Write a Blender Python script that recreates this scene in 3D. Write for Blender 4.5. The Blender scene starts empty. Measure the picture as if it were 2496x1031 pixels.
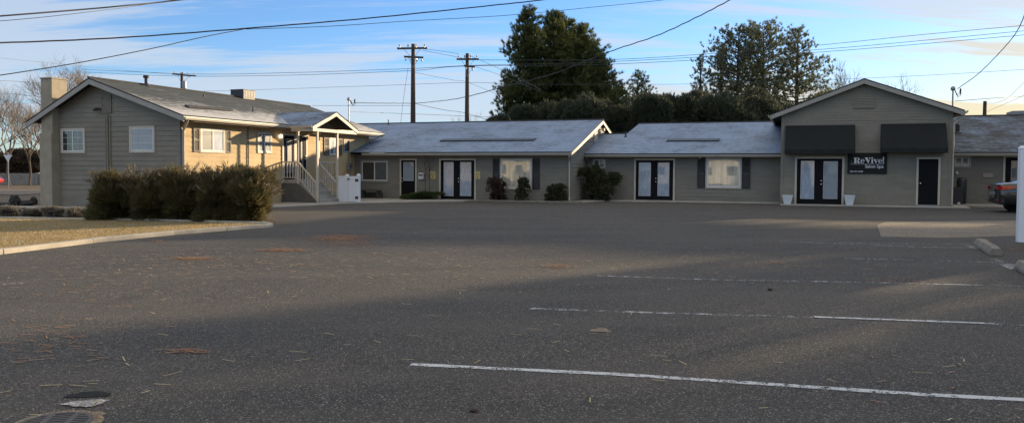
import bpy, math, random
import numpy as np
from mathutils import Vector, Matrix
random.seed(7); RNG = np.random.default_rng(11)
scene = bpy.context.scene
COL = scene.collection
R = math.radians
# ------------------------------------------------------------------ camera
FPX, PW, PH = 1870.0, 2496.0, 1031.0
PITCH, ROLL, EYE = R(2.0), 0.0061, 1.6
HOR = 413.0
PPY = HOR + FPX*math.tan(PITCH)
Fw = Vector((0, math.cos(PITCH), -math.sin(PITCH)))
_r = Vector((1, 0, 0)); _u = Vector((0, math.sin(PITCH), math.cos(PITCH)))
Rt = _r*math.cos(ROLL) + _u*math.sin(ROLL)
Up = -_r*math.sin(ROLL) + _u*math.cos(ROLL)
CAM = Vector((0, 0, EYE))
def ray(px, py): return Fw*FPX + Rt*(px-PW/2) - Up*(py-PPY)
TH = R(21); cT, sT = math.cos(TH), math.sin(TH)
U = Vector((cT, -sT, 0)); V = Vector((sT, cT, 0)); Z = Vector((0, 0, 1))
def W(u, v, z=0.0): return U*u + V*v + Z*z
def g(x, y=0): return 0.005*max(-30, min(30, x))
def gp(px, py, dz=0):                       # point of the ground seen at a photo position
    d = ray(px, py)
    t = -EYE/(d.z - 0.005*d.x); p = CAM + d*t
    if abs(p.x) > 30:
        zz = g(p.x); t = (zz-EYE)/d.z; p = CAM + d*t
    return Vector((p.x, p.y, p.z+dz))
def hv(px, py, v):
    d = ray(px, py); t = v/d.dot(V); p = CAM+d*t; return p.dot(U), p.z
def hu(px, py, u):
    d = ray(px, py); t = u/d.dot(U); p = CAM+d*t; return p.dot(V), p.z
def at(px, py, Y):
    d = ray(px, py); return CAM + d*(Y/d.y)
def xat(px, Y): p = at(px, HOR, Y); return p.x

# ------------------------------------------------------------------ scene bookkeeping
def tag(o, label=None, cat=None, group=None, kind=None):
    if label: o['label'] = label
    if cat: o['category'] = cat
    if group: o['group'] = group
    if kind: o['kind'] = kind
    return o
def empty(name, loc, rz=0, label=None, cat=None, group=None):
    o = bpy.data.objects.new(name, None); COL.objects.link(o)
    o.location = loc; o.rotation_euler = (0, 0, rz); o.empty_display_size = .3
    return tag(o, label, cat, group)
def rootmat(o):
    return Matrix.Translation(o.location) @ o.rotation_euler.to_matrix().to_4x4()
def toproot(o):
    while o.parent: o = o.parent
    return o
class MB:
    """collects faces in world coordinates, links them as one mesh"""
    def __init__(s): s.v = []; s.f = []; s.uv = []
    def face(s, pts, uv=None):
        i = len(s.v); s.v += [tuple(p) for p in pts]; s.f.append(tuple(range(i, i+len(pts))))
        s.uv += [tuple(q) for q in uv] if uv else [(0, 0)]*len(pts)
    def mesh(s, vs, fs):
        i = len(s.v); s.v += [tuple(p) for p in vs]
        for f in fs: s.f.append(tuple(i+k for k in f)); s.uv += [(0, 0)]*len(f)
        return s
    def hexa(s, b, t):                      # bottom ring, top ring (4 each)
        n = len(b); fs = [tuple(range(n))[::-1], tuple(range(n, 2*n))]
        fs += [(k, (k+1) % n, n+(k+1) % n, n+k) for k in range(n)]
        return s.mesh(list(b)+list(t), fs)
    def obox(s, c, ax, ay, az):             # centre + half-axis vectors
        c = Vector(c)
        b = [c-ax-ay-az, c+ax-ay-az, c+ax+ay-az, c-ax+ay-az]
        return s.hexa(b, [p+az*2 for p in b])
    def box(s, x0, x1, y0, y1, z0, z1):
        b = [Vector((x0, y0, z0)), Vector((x1, y0, z0)), Vector((x1, y1, z0)), Vector((x0, y1, z0))]
        return s.hexa(b, [p+Z*(z1-z0) for p in b])
    def uvbox(s, u0, u1, v0, v1, z0, z1):
        b = [W(u0, v0, z0), W(u1, v0, z0), W(u1, v1, z0), W(u0, v1, z0)]
        return s.hexa(b, [p+Z*(z1-z0) for p in b])
    def tube(s, pts, r, n=6, cap=True):
        pts = [Vector(p) for p in pts]; m = len(pts)
        rs = r if isinstance(r, (list, tuple)) else [r]*m
        rings = []; prev = None
        for k in range(m):
            d = (pts[min(k+1, m-1)]-pts[max(k-1, 0)]).normalized()
            if prev is None: a = d.orthogonal().normalized()
            else: a = (prev - d*prev.dot(d)); a = a.normalized() if a.length > 1e-6 else d.orthogonal().normalized()
            prev = a; b = d.cross(a)
            rings += [pts[k]+(a*math.cos(q)+b*math.sin(q))*rs[k] for q in [2*math.pi*j/n for j in range(n)]]
        fs = [(k*n+j, k*n+(j+1) % n, (k+1)*n+(j+1) % n, (k+1)*n+j) for k in range(m-1) for j in range(n)]
        if cap: fs += [tuple(range(n))[::-1], tuple(range((m-1)*n, m*n))]
        return s.mesh(rings, fs)
    def lathe(s, c, prof, n=16, axis=Z, sq=None):
        c = Vector(c); a = axis.orthogonal().normalized(); b = axis.cross(a); vs = []
        for r, h in prof:
            vs += [c+axis*h+(a*math.cos(2*math.pi*j/n)+b*math.sin(2*math.pi*j/n))*r for j in range(n)]
        m = len(prof)
        fs = [(k*n+j, k*n+(j+1) % n, (k+1)*n+(j+1) % n, (k+1)*n+j) for k in range(m-1) for j in range(n)]
        fs += [tuple(range(n))[::-1], tuple(range((m-1)*n, m*n))]
        return s.mesh(vs, fs)
    def blob(s, c, rx, ry, rz, n=10, m=7, jit=.12):
        c = Vector(c); vs = [c-Z*rz]
        for i in range(1, m):
            a = math.pi*i/m-math.pi/2
            for j in range(n):
                q = 2*math.pi*j/n; k = 1+random.uniform(-jit, jit)
                vs.append(c+Vector((rx*math.cos(a)*math.cos(q)*k, ry*math.cos(a)*math.sin(q)*k, rz*math.sin(a)*k)))
        vs.append(c+Z*rz); L = len(vs)-1
        fs = [(0, 1+(j+1) % n, 1+j) for j in range(n)]
        for i in range(m-2):
            fs += [(1+i*n+j, 1+i*n+(j+1) % n, 1+(i+1)*n+(j+1) % n, 1+(i+1)*n+j) for j in range(n)]
        fs += [(1+(m-2)*n+j, 1+(m-2)*n+(j+1) % n, L) for j in range(n)]
        return s.mesh(vs, fs)
    def build(s, name, mat, parent=None, smooth=False, bevel=0, recalc=True, origin=None):
        me = bpy.data.meshes.new(name)
        vs = s.v
        if parent is not None:
            inv = rootmat(toproot(parent)).inverted(); vs = [tuple(inv @ Vector(p)) for p in vs]; loc = (0, 0, 0)
        else:
            if origin is None:
                xs = [p[0] for p in vs]; ys = [p[1] for p in vs]; zs = [p[2] for p in vs]
                origin = ((min(xs)+max(xs))/2, (min(ys)+max(ys))/2, min(zs))
            loc = origin; vs = [(p[0]-loc[0], p[1]-loc[1], p[2]-loc[2]) for p in vs]
        me.from_pydata(vs, [], s.f)
        ul = me.uv_layers.new(name='UVMap')
        ul.data.foreach_set('uv', [c for q in s.uv for c in q])
        if recalc:
            import bmesh
            bm = bmesh.new(); bm.from_mesh(me); bmesh.ops.recalc_face_normals(bm, faces=bm.faces)
            bm.to_mesh(me); bm.free()
        if smooth: me.polygons.foreach_set('use_smooth', [True]*len(me.polygons))
        me.materials.append(mat); me.update()
        o = bpy.data.objects.new(name, me); COL.objects.link(o); o.location = loc
        if parent is not None: o.parent = parent
        if bevel:
            b = o.modifiers.new('bevel', 'BEVEL'); b.width = bevel; b.segments = 2; b.limit_method = 'ANGLE'
        return o
def npmesh(name, verts, faces, mat, parent=None, origin=(0, 0, 0)):
    """verts (N,3) world, faces (M,k)"""
    me = bpy.data.meshes.new(name); verts = np.asarray(verts, dtype=np.float64)
    if parent is not None:
        inv = np.array(rootmat(toproot(parent)).inverted()); verts = verts@inv[:3, :3].T+inv[:3, 3]
    else: verts = verts-np.array(origin)
    k = faces.shape[1]; me.vertices.add(len(verts)); me.vertices.foreach_set('co', verts.astype(np.float32).ravel())
    me.loops.add(faces.size); me.loops.foreach_set('vertex_index', faces.ravel().astype(np.int32))
    me.polygons.add(len(faces)); me.polygons.foreach_set('loop_start', (np.arange(len(faces))*k).astype(np.int32))
    me.polygons.foreach_set('loop_total', np.full(len(faces), k, dtype=np.int32))
    me.update(calc_edges=True); me.materials.append(mat)
    o = bpy.data.objects.new(name, me); COL.objects.link(o)
    if parent is not None: o.parent = parent
    else: o.location = origin
    return o
def copy_tree(o, parent=None):
    c = o.copy(); COL.objects.link(c)
    if parent is not None: c.parent = parent; c.matrix_parent_inverse = o.matrix_parent_inverse.copy()
    for ch in list(o.children): copy_tree(ch, c)
    return c

# ------------------------------------------------------------------ materials
MATS = {}
class NT:
    def __init__(s, name):
        s.m = bpy.data.materials.new(name); s.m.use_nodes = True; s.t = s.m.node_tree
        s.t.nodes.clear(); s.out = s.t.nodes.new('ShaderNodeOutputMaterial')
        s.p = s.t.nodes.new('ShaderNodeBsdfPrincipled'); s.l(s.p.outputs[0], s.out.inputs[0])
    def l(s, a, b): s.t.links.new(a, b)
    def n(s, typ, **kw):
        nd = s.t.nodes.new('ShaderNode'+typ)
        for k, v in kw.items():
            if k.startswith('i_'): nd.inputs[k[2:].replace('_', ' ')].default_value = v
            else: setattr(nd, k, v)
        return nd
    def coord(s, kind='Object'): return s.n('TexCoord').outputs[kind]
    def noise(s, vec, scale, detail=3, rough=.55, sc=None):
        if sc: 
            mp = s.n('Mapping'); mp.inputs['Scale'].default_value = sc; s.l(vec, mp.inputs[0]); vec = mp.outputs[0]
        nd = s.n('TexNoise'); nd.inputs['Scale'].default_value = scale; nd.inputs['Detail'].default_value = detail
        nd.inputs['Roughness'].default_value = rough; s.l(vec, nd.inputs[0]); return nd.outputs[0]
    def ramp(s, fac, stops, interp='LINEAR'):
        nd = s.n('ValToRGB'); cr = nd.color_ramp; cr.interpolation = interp
        while len(cr.elements) < len(stops): cr.elements.new(.5)
        for e, (p, c) in zip(cr.elements, stops):
            e.position = p; e.color = (c, c, c, 1) if isinstance(c, (int, float)) else (*c, 1)
        s.l(fac, nd.inputs[0]); return nd.outputs[0]
    def mix(s, fac, a, b, mode='MIX'):
        nd = s.n('Mix', data_type='RGBA', blend_type=mode)
        for i, x in ((0, fac), (6, a), (7, b)):
            if isinstance(x, (int, float)): nd.inputs[i].default_value = x if i == 0 else (x, x, x, 1)
            elif isinstance(x, tuple): nd.inputs[i].default_value = (*x, 1)
            else: s.l(x, nd.inputs[i])
        return nd.outputs[2]
    def math(s, op, a, b=0):
        nd = s.n('Math', operation=op)
        for i, x in ((0, a), (1, b)):
            if isinstance(x, (int, float)): nd.inputs[i].default_value = x
            else: s.l(x, nd.inputs[i])
        return nd.outputs[0]
    def bump(s, h, strength=.5, dist=.02, prev=None):
        nd = s.n('Bump'); nd.inputs['Strength'].default_value = strength; nd.inputs['Distance'].default_value = dist
        s.l(h, nd.inputs['Height'])
        if prev is not None: s.l(prev, nd.inputs['Normal'])
        return nd.outputs[0]
    def base(s, c):
        if isinstance(c, tuple): s.p.inputs['Base Color'].default_value = (*c, 1)
        else: s.l(c, s.p.inputs['Base Color'])
    def set(s, **kw):
        for k, v in kw.items():
            s.p.inputs[k.replace('_', ' ')].default_value = v
        return s
    def normal(s, nrm): s.l(nrm, s.p.inputs['Normal'])

def paint(name, c, rough=.6, var=.15, scale=3, bump=.15, metallic=0, coat=0, spec=.5):
    """painted or plain surface with soft dirt variation and a fine bump"""
    t = NT(name); co = t.coord()
    n1 = t.noise(co, scale, 5, .6); n2 = t.noise(co, scale*14, 3, .6)
    f = t.ramp(n1, [(.3, 0.), (.7, 1.)])
    d = tuple(x*(1-var) for x in c); b = tuple(min(1, x*(1+var*.6)) for x in c)
    cc = t.mix(f, d, b)
    cc = t.mix(t.ramp(n2, [(.55, 0.), (.75, .25)]), cc, tuple(x*(1-2*var) if var < .4 else x*.5 for x in c))
    t.base(cc); t.set(Roughness=rough, Metallic=metallic, Coat_Weight=coat)
    t.p.inputs['Specular IOR Level'].default_value = spec
    if bump: t.normal(t.bump(n2, bump, .01))
    MATS[name] = t.m; return t.m

def siding_mat(name, c, streak=.16):
    t = NT(name); co = t.coord()
    n1 = t.noise(co, 1.1, 5, .6, (1, 1, 2.5)); n2 = t.noise(co, 9, 5, .65, (.25, .25, 7)); n3 = t.noise(co, 60, 2)
    cc = t.mix(t.ramp(n1, [(.3, 0.), (.7, 1.)]), tuple(x*(1-streak) for x in c), tuple(x*(1+streak*.6) for x in c))
    cc = t.mix(t.ramp(n2, [(.58, 0.), (.72, .35)]), cc, tuple(x*.62 for x in c))
    st = t.noise(co, 3.2, 4, .7, (4, 4, .35))
    cc = t.mix(t.ramp(st, [(.56, 0.), (.78, .30)]), cc, (.12, .11, .085))
    t.base(cc); t.set(Roughness=.75); t.normal(t.bump(n3, .12, .006)); MATS[name] = t.m; return t.m

def roof_mat(name, frost, lowfrost=0, dark=(.055, .058, .063), fcol=(.27, .36, .52)):
    """asphalt shingles in courses, with rime lying on them; frost = cover, lowfrost = how far up from the eave it is heaviest"""
    t = NT(name); uv = t.coord('UV')
    br = t.n('TexBrick'); br.inputs['Scale'].default_value = 1; br.inputs['Brick Width'].default_value = .55
    br.inputs['Row Height'].default_value = .19; br.inputs['Mortar Size'].default_value = .012; br.inputs['Mortar Smooth'].default_value = .3
    br.inputs['Color1'].default_value = (.25, .25, .25, 1); br.inputs['Color2'].default_value = (.9, .9, .9, 1); br.inputs['Mortar'].default_value = (0, 0, 0, 1)
    t.l(uv, br.inputs[0])
    sp = t.n('SeparateXYZ'); t.l(uv, sp.inputs[0])
    saw = t.math('FRACT', t.math('DIVIDE', sp.outputs[1], .19))
    big = t.noise(uv, .55, 5, .6); mid = t.noise(uv, 3.2, 4, .65, (1, 2.2, 1)); fine = t.noise(uv, 45, 2)
    f = t.math('ADD', t.math('MULTIPLY', big, 1.0), t.math('MULTIPLY', mid, .55))
    f = t.math('ADD', f, frost-1.0)
    if lowfrost:
        h = t.math('SUBTRACT', 1.0, t.math('DIVIDE', sp.outputs[1], lowfrost))
        f = t.math('ADD', f, t.math('MULTIPLY', t.math('MAXIMUM', h, -.6), .55))
    f = t.math('SUBTRACT', f, t.math('MULTIPLY', saw, .22))
    f = t.math('ADD', f, t.math('MULTIPLY', br.outputs[0], .26))
    f = t.math('ADD', f, t.math('MULTIPLY', t.noise(uv, 7, 4, .7, (.5, 1.6, 1)), .9)); f = t.math('SUBTRACT', f, .66)
    cover = t.ramp(f, [(.22, 0.), (.75, 1.)])
    shing = t.mix(br.outputs[0], tuple(x*.6 for x in dark), tuple(x*1.35 for x in dark))
    cc = t.mix(t.math('MULTIPLY', cover, .86), shing, fcol)
    gap = t.ramp(saw, [(.0, 1.), (.22, .0)])
    cc = t.mix(t.math('MULTIPLY', gap, .62), cc, (.03, .032, .036))
    t.base(cc); t.set(Roughness=.8)
    b = t.bump(saw, -.9, .03); b = t.bump(fine, .3, .01, b); t.normal(b)
    MATS[name] = t.m; return t.m

def ground_mat(name, c1, c2, c3, sp=.5, big=.12, speck=70, rough=.85, bumpd=.006, light=(.30, .28, .25), lf=.955, cracks=False):
    """aggregate surface: large stains, fine stones of different brightness"""
    t = NT(name); co = t.coord()
    n1 = t.noise(co, big, 6, .6); n2 = t.noise(co, big*7, 5, .65, (.5, .9, 1)); n3 = t.noise(co, 26, 4, .7)
    cc = t.mix(t.ramp(n1, [(.35, 0.), (.65, 1.)]), c1, c2)
    cc = t.mix(t.ramp(n2, [(.48, 0.), (.70, .65)]), cc, c3)
    vo = t.n('TexVoronoi', feature='F1'); vo.inputs['Scale'].default_value = speck; t.l(co, vo.inputs[0])
    sepc = t.n('SeparateColor'); t.l(vo.outputs['Color'], sepc.inputs[0])
    v2 = t.ramp(sepc.outputs[0], [(.0, .3), (.6, 1.), (.85, 1.6), (1., 3.0)])
    cc = t.mix(sp, cc, v2, 'MULTIPLY')
    cc = t.mix(t.ramp(sepc.outputs[1], [(lf, 0.), (lf+.03, .75)]), cc, light)
    vo2 = t.n('TexVoronoi', feature='F1'); vo2.inputs['Scale'].default_value = speck*.45; t.l(co, vo2.inputs[0])
    s2 = t.n('SeparateColor'); t.l(vo2.outputs['Color'], s2.inputs[0])
    cc = t.mix(sp*.45, cc, t.ramp(s2.outputs[2], [(.0, .6), (.7, 1.), (1., 1.5)]), 'MULTIPLY')
    cc = t.mix(.5, cc, t.ramp(n3, [(.3, .7), (.7, 1.35)]), 'MULTIPLY')
    if cracks:
        wb = t.n('TexNoise'); wb.inputs['Scale'].default_value = 1.4; wb.inputs['Detail'].default_value = 5; t.l(co, wb.inputs[0])
        ad = t.n('VectorMath', operation='MULTIPLY_ADD'); t.l(wb.outputs['Color'], ad.inputs[0]); ad.inputs[1].default_value = (1.1, 1.1, 0); t.l(co, ad.inputs[2])
        ve = t.n('TexVoronoi', feature='DISTANCE_TO_EDGE'); ve.inputs['Scale'].default_value = .16; t.l(ad.outputs[0], ve.inputs[0])
        msk = t.ramp(t.noise(co, .22, 3), [(.46, 0.), (.56, 1.)])
        cc = t.mix(t.math('MULTIPLY', t.ramp(ve.outputs['Distance'], [(.0, .8), (.0035, .0)]), msk), cc, (.016, .015, .014))
        oil = t.noise(co, .9, 2, .4); cc = t.mix(t.ramp(oil, [(.66, 0.), (.76, .45)]), cc, (.026, .025, .025))
        tr = t.noise(co, .5, 4, .6, (.25, 1.6, 1)); cc = t.mix(t.ramp(tr, [(.42, 0.), (.72, .45)]), cc, tuple(x*1.45 for x in c2))
    t.base(cc); t.set(Roughness=rough); t.p.inputs['Specular IOR Level'].default_value = .35
    b = t.bump(vo.outputs['Distance'], .8, bumpd); b = t.bump(n3, .5, bumpd*2, b); t.normal(b)
    MATS[name] = t.m; return t.m

def leaf_mat(name, c1, c2, c3=None, trans=.25, rough=.6, scale=.9, frost=0):
    t = NT(name); co = t.coord(); geo = t.n('NewGeometry')
    n = t.noise(co, scale, 3); rnd = geo.outputs['Random Per Island']
    cc = t.mix(t.ramp(n, [(.35, 0.), (.65, 1.)]), c1, c2)
    cc = t.mix(t.math('MULTIPLY', rnd, .7), cc, c3 or tuple(x*.5 for x in c1))
    if frost:
        cc = t.mix(t.ramp(rnd, [(1-frost-.02, 0.), (1-frost+.02, .8)]), cc, (.55, .52, .48))
    t.base(cc); t.set(Roughness=rough); t.p.inputs['Specular IOR Level'].default_value = .25
    tr = t.n('BsdfTranslucent'); t.l(cc, tr.inputs[0]); mx = t.n('MixShader'); mx.inputs[0].default_value = trans
    t.l(t.p.outputs[0], mx.inputs[1]); t.l(tr.outputs[0], mx.inputs[2]); t.l(mx.outputs[0], t.out.inputs[0])
    MATS[name] = t.m; return t.m

def pane_mat(name, c, rough=.35, slat=0, coat=1.0, folds=0, frosty=0, ior=1.6):
    """a glazed opening: drawn blind, curtain or dark room right behind smooth glass"""
    t = NT(name); co = t.coord(); n = t.noise(co, 2.2, 3)
    cc = t.mix(t.ramp(n, [(.3, 0.), (.7, 1.)]), tuple(x*.8 for x in c), c)
    if slat:
        sp = t.n('SeparateXYZ'); t.l(co, sp.inputs[0])
        s = t.math('FRACT', t.math('MULTIPLY', sp.outputs[2], slat))
        cc = t.mix(t.ramp(s, [(.0, .35), (.22, 0.)]), cc, tuple(x*.35 for x in c))
    if folds:
        w = t.noise(co, folds, 3, .6, (1, 1, .06)); cc = t.mix(.75, cc, t.ramp(w, [(.35, .55), (.6, 1.1)]), 'MULTIPLY')
    if frosty:
        w = t.noise(co, 5, 5, .7, (2.5, 2.5, .5)); cc = t.mix(t.ramp(w, [(.45, 0.), (.7, frosty)]), cc, (.72, .72, .70))
    t.base(cc); t.set(Roughness=rough, Coat_Weight=coat, Coat_Roughness=.02); t.p.inputs['Coat IOR'].default_value = ior
    t.normal(t.bump(t.noise(co, 1.3, 2), .05, .02)); MATS[name] = t.m
    t.l(t.bump(t.noise(co, 1.1, 1), .10, .02), t.p.inputs['Coat Normal']); return t.m

siding_mat('siding', (.225, .207, .167)); siding_mat('siding_dark', (.200, .187, .156)); siding_mat('siding_house', (.54, .40, .215))  # last entry: same siding with the sunlight put into its colour
paint('trim', (.33, .315, .28), .55, .12); paint('trim_light', (.52, .47, .38), .5, .12); paint('gutter', (.50, .45, .37), .45, .1)
paint('white_vinyl', (.74, .77, .82), .35, .05, 2, .05); paint('white_frame', (.68, .68, .66), .4, .08)
paint('black_door', (.010, .010, .013), .55, .2, 2, .05, spec=.08); paint('shutter_dark', (.018, .020, .026), .5, .2)
paint('shutter_grey', (.13, .12, .10), .6, .15); paint('awning_cloth', (.011, .013, .0135), .9, .25, 1.5, .2)
paint('foundation', (.10, .095, .085), .85, .2); paint('soffit', (.17, .14, .10), .8, .15)
paint('concrete', (.36, .34, .30), .85, .25, 1.5, .35); paint('concrete_old', (.22, .20, .165), .9, .3, 4, .6)
paint('kerb', (.42, .385, .32), .9, .28, 2.5, .5); paint('chimney', (.33, .29, .22), .85, .18, 3, .3)
paint('metal_grey', (.30, .31, .32), .45, .15, 4, .05, .5); paint('metal_dark', (.04, .042, .045), .5, .2, 4, .05, .3)
paint('pipe_tan', (.25, .22, .17), .6, .1); paint('brass', (.75, .62, .36), .28, .1, 5, 0, 1.0); paint('nickel', (.75, .75, .72), .25, .05, 5, 0, 1.0)
paint('pole_wood', (.070, .050, .038), .9, .3, 5, .5); paint('pole_arm', (.085, .065, .05), .9, .3, 5, .4)
paint('porcelain', (.45, .42, .40), .25, .1); paint('wire_black', (.012, .012, .014), .6, .1); paint('wire_grey', (.05, .055, .065), .6, .1)
paint('bark', (.060, .045, .034), .95, .35, 6, .6); paint('bark_grey', (.10, .08, .065), .95, .3, 6, .6); paint('bark_frost', (.17, .14, .115), .95, .3, 6, .5)
paint('rock', (.045, .043, .042), .9, .4, 3, .8); paint('planter', (.62, .68, .72), .4, .06, 2, .05)
paint('sign_face', (.011, .012, .013), .9, .15, 3, .03); paint('sign_white', (.62, .66, .70), .5, .03, 3, 0); paint('sign_green', (.05, .11, .09), .5, .1, 3, 0)
paint('notice', (.62, .50, .20), .6, .08, 4, .05); paint('notice_ink', (.16, .11, .05), .6, .1, 4, 0); paint('paper', (.60, .62, .64), .5, .05, 4, 0)
paint('plaque', (.30, .27, .22), .6, .1); paint('cast_iron', (.12, .11, .105), .6, .25, 9, .3, .6); paint('black_hole', (.004, .004, .004), 1, 0, 1, 0)
paint('car_black', (.012, .012, .014), .22, .1, 2, 0, .1, 1.0); paint('car_red', (.42, .02, .018), .25, .1, 2, 0, .1, 1.0)
paint('tyre', (.014, .014, .014), .85, .1, 8, .2); paint('lamp_red', (.42, .012, .014), .15, .1, 8, 0, 0, 1.0); paint('lamp_clear', (.75, .75, .75), .12, .05, 8, 0, 0, 1.0)
paint('car_glass', (.02, .022, .025), .08, .1, 3, 0, 0, 1.0); paint('wood_old', (.07, .062, .05), .9, .3, 5, .4); paint('plastic_black', (.02, .021, .022), .55, .2, 4, .1)
paint('behind_wall', (.62, .56, .42), .8, .1); paint('behind_white', (.70, .68, .62), .7, .06)
roof_mat('roof_frost', 1.08, 0); roof_mat('roof_house', .78, 1.9, dark=(.036, .043, .045), fcol=(.55, .54, .54)); roof_mat('roof_porch', .98, 0); roof_mat('roof_mid', 1.08, 0); roof_mat('roof_right', .72, 0)  # house rime whitened for its sun, wing rime keeps shade's blue in its colour
roof_mat('roof_plain', .45, 0)
t = NT('frost_edge'); co = t.coord(); t.base(t.mix(t.ramp(t.noise(co, 3, 4), [(.5, 0.), (.58, 1.)]), (.05, .05, .055), (.72, .73, .75))); t.set(Roughness=.8); MATS['frost_edge'] = t.m
pane_mat('pane_dark', (.020, .024, .028), .3); pane_mat('pane_blind', (.27, .32, .37), .5, slat=22); pane_mat('pane_white', (.29, .37, .48), .5, slat=16, frosty=.35, ior=1.7)
pane_mat('pane_curtain', (.60, .55, .44), .5, folds=7, ior=2.3); pane_mat('pane_dim', (.09, .11, .12), .4, slat=18)
ground_mat('asphalt', (.049, .046, .043), (.071, .064, .057), (.036, .037, .038), sp=.9, speck=110, light=(.36, .35, .33), lf=.945, cracks=True)
ground_mat('asphalt_pale', (.17, .145, .115), (.20, .17, .135), (.12, .11, .095), sp=.5, speck=50)
ground_mat('soil', (.085, .062, .043), (.12, .09, .06), (.05, .04, .03), sp=.4, big=.5, speck=20, bumpd=.03)
ground_mat('land', (.11, .085, .055), (.15, .115, .075), (.07, .06, .045), sp=.4, big=.03, speck=6, bumpd=.05)
ground_mat('lawn_base', (.24, .20, .085), (.32, .245, .11), (.20, .20, .14), sp=.4, big=.35, speck=35, bumpd=.03)
ground_mat('far_road', (.15, .12, .10), (.19, .15, .115), (.11, .09, .08), sp=.2, big=.05, speck=8)
ground_mat('patch_grey', (.24, .235, .24), (.32, .31, .31), (.16, .155, .16), sp=.6, big=1.5, speck=60)
ground_mat('tar', (.004, .004, .004), (.007, .007, .007), (.004, .004, .004), light=(.02, .02, .02), sp=.4, big=1.2, speck=60)
ground_mat('dirt_spot', (.20, .15, .10), (.25, .20, .14), (.14, .11, .08), sp=.5, big=1.5, speck=50)
ground_mat('wall_block', (.23, .22, .20), (.28, .26, .23), (.17, .16, .15), sp=.3, big=.2, speck=20)
leaf_mat('pine_leaf', (.085, .115, .040), (.155, .160, .050), (.045, .065, .030), .5, scale=.35)
leaf_mat('pine_leaf_pale', (.14, .165, .10), (.20, .21, .12), (.09, .11, .07), .5)
leaf_mat('hedge_leaf', (.060, .078, .052), (.095, .10, .062), (.04, .05, .038), .35)
leaf_mat('juniper_leaf', (.105, .125, .052), (.19, .165, .07), (.12, .075, .045), .42, scale=1.6)
leaf_mat('juniper_tip', (.13, .105, .055), (.20, .14, .085), (.07, .075, .035), .4, scale=2, frost=.06)
leaf_mat('frosty_leaf', (.16, .135, .10), (.25, .22, .17), (.07, .07, .045), .2, scale=3, frost=.3)
leaf_mat('brush_leaf', (.085, .062, .046), (.11, .085, .06), (.05, .045, .035), .3, scale=1)
leaf_mat('shrub_leaf', (.065, .090, .040), (.10, .105, .05), (.06, .04, .03), .35, scale=3)
leaf_mat('shrub_red', (.12, .055, .05), (.09, .075, .045), (.05, .03, .027), .35, scale=3)
leaf_mat('cover_leaf', (.050, .085, .025), (.080, .110, .035), (.03, .05, .015), .2, scale=3)
leaf_mat('grass_blade', (.44, .31, .12), (.54, .38, .17), (.30, .25, .13), .35, scale=.8, frost=.2)
leaf_mat('needle', (.33, .17, .08), (.42, .27, .14), (.28, .10, .035), .1, scale=2)
leaf_mat('needle_pale', (.50, .40, .20), (.55, .46, .28), (.35, .27, .15), .1, scale=2)
leaf_mat('twig', (.13, .095, .07), (.20, .15, .11), (.09, .07, .055), .05, scale=1)
paint('shingle_edge', (.022, .023, .026), .9, .2, 5, .2)
def worn(name, c, keep, sc=9):
    """old road paint: gaps where it has worn off the stones"""
    t = NT(name); co = t.coord()
    n = t.noise(co, sc, 6, .75); n2 = t.noise(co, .8, 3); 
    vo = t.n('TexVoronoi', feature='F1'); vo.inputs['Scale'].default_value = 60; t.l(co, vo.inputs[0])
    s = t.math('ADD', t.math('MULTIPLY', n, .8), t.math('ADD', t.math('MULTIPLY', n2, .5), t.math('MULTIPLY', vo.outputs['Distance'], -.28)))
    a = t.ramp(s, [(keep-.04, 0.), (keep+.05, 1.)])
    t.base(t.mix(n, tuple(x*.75 for x in c), c)); t.set(Roughness=.8); t.l(a, t.p.inputs['Alpha']); MATS[name] = t.m
worn('line_fresh', (.58, .60, .62), .46); worn('line_worn', (.50, .52, .54), .56); worn('line_faint', (.42, .43, .44), .64); worn('pale_stain', (.20, .19, .18), .58, 3)
def em(name, c, s):
    t = NT(name); t.base(c); t.p.inputs['Emission Color'].default_value = (*c, 1); t.p.inputs['Emission Strength'].default_value = s; MATS[name] = t.m
em('lamp_glow', (1, .86, .62), 1.6); em('lamp_small', (1, .9, .75), 1.2)
M = MATS
# ------------------------------------------------------------------ building helpers
class Plane:
    def __init__(s, kind, c):                # 'v': front wall facing -V at v=c ; 'u': side wall facing +U at u=c
        s.kind, s.c = kind, c
    def pt(s, a, z, o=0):
        return W(a, s.c-o, z) if s.kind == 'v' else W(s.c+o, a, z)
    def hit(s, px, py): return hv(px, py, s.c) if s.kind == 'v' else hu(px, py, s.c)
    def rect(s, x0, y0, x1, y1):             # photo rectangle -> a0,a1,z0,z1
        a0, zt = s.hit(x0, (y0+y1)/2); a1, _ = s.hit(x1, (y0+y1)/2)
        _, z1 = s.hit((x0+x1)/2, y0); _, z0 = s.hit((x0+x1)/2, y1)
        return min(a0, a1), max(a0, a1), z0, z1
    def box(s, mb, a0, a1, z0, z1, o0, o1):
        b = [s.pt(a0, z0, o0), s.pt(a1, z0, o0), s.pt(a1, z0, o1), s.pt(a0, z0, o1)]
        t = [s.pt(a0, z1, o0), s.pt(a1, z1, o0), s.pt(a1, z1, o1), s.pt(a0, z1, o1)]
        return mb.hexa(b, t)
def clip(poly, z, above):
    out = []
    for i in range(len(poly)):
        p, q = poly[i], poly[(i+1) % len(poly)]
        ip = (p[1] >= z) == above or p[1] == z; iq = (q[1] >= z) == above or q[1] == z
        if ip: out.append(p)
        if ip != iq:
            t = (z-p[1])/(q[1]-p[1]); out.append((p[0]+(q[0]-p[0])*t, z))
    return out
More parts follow.
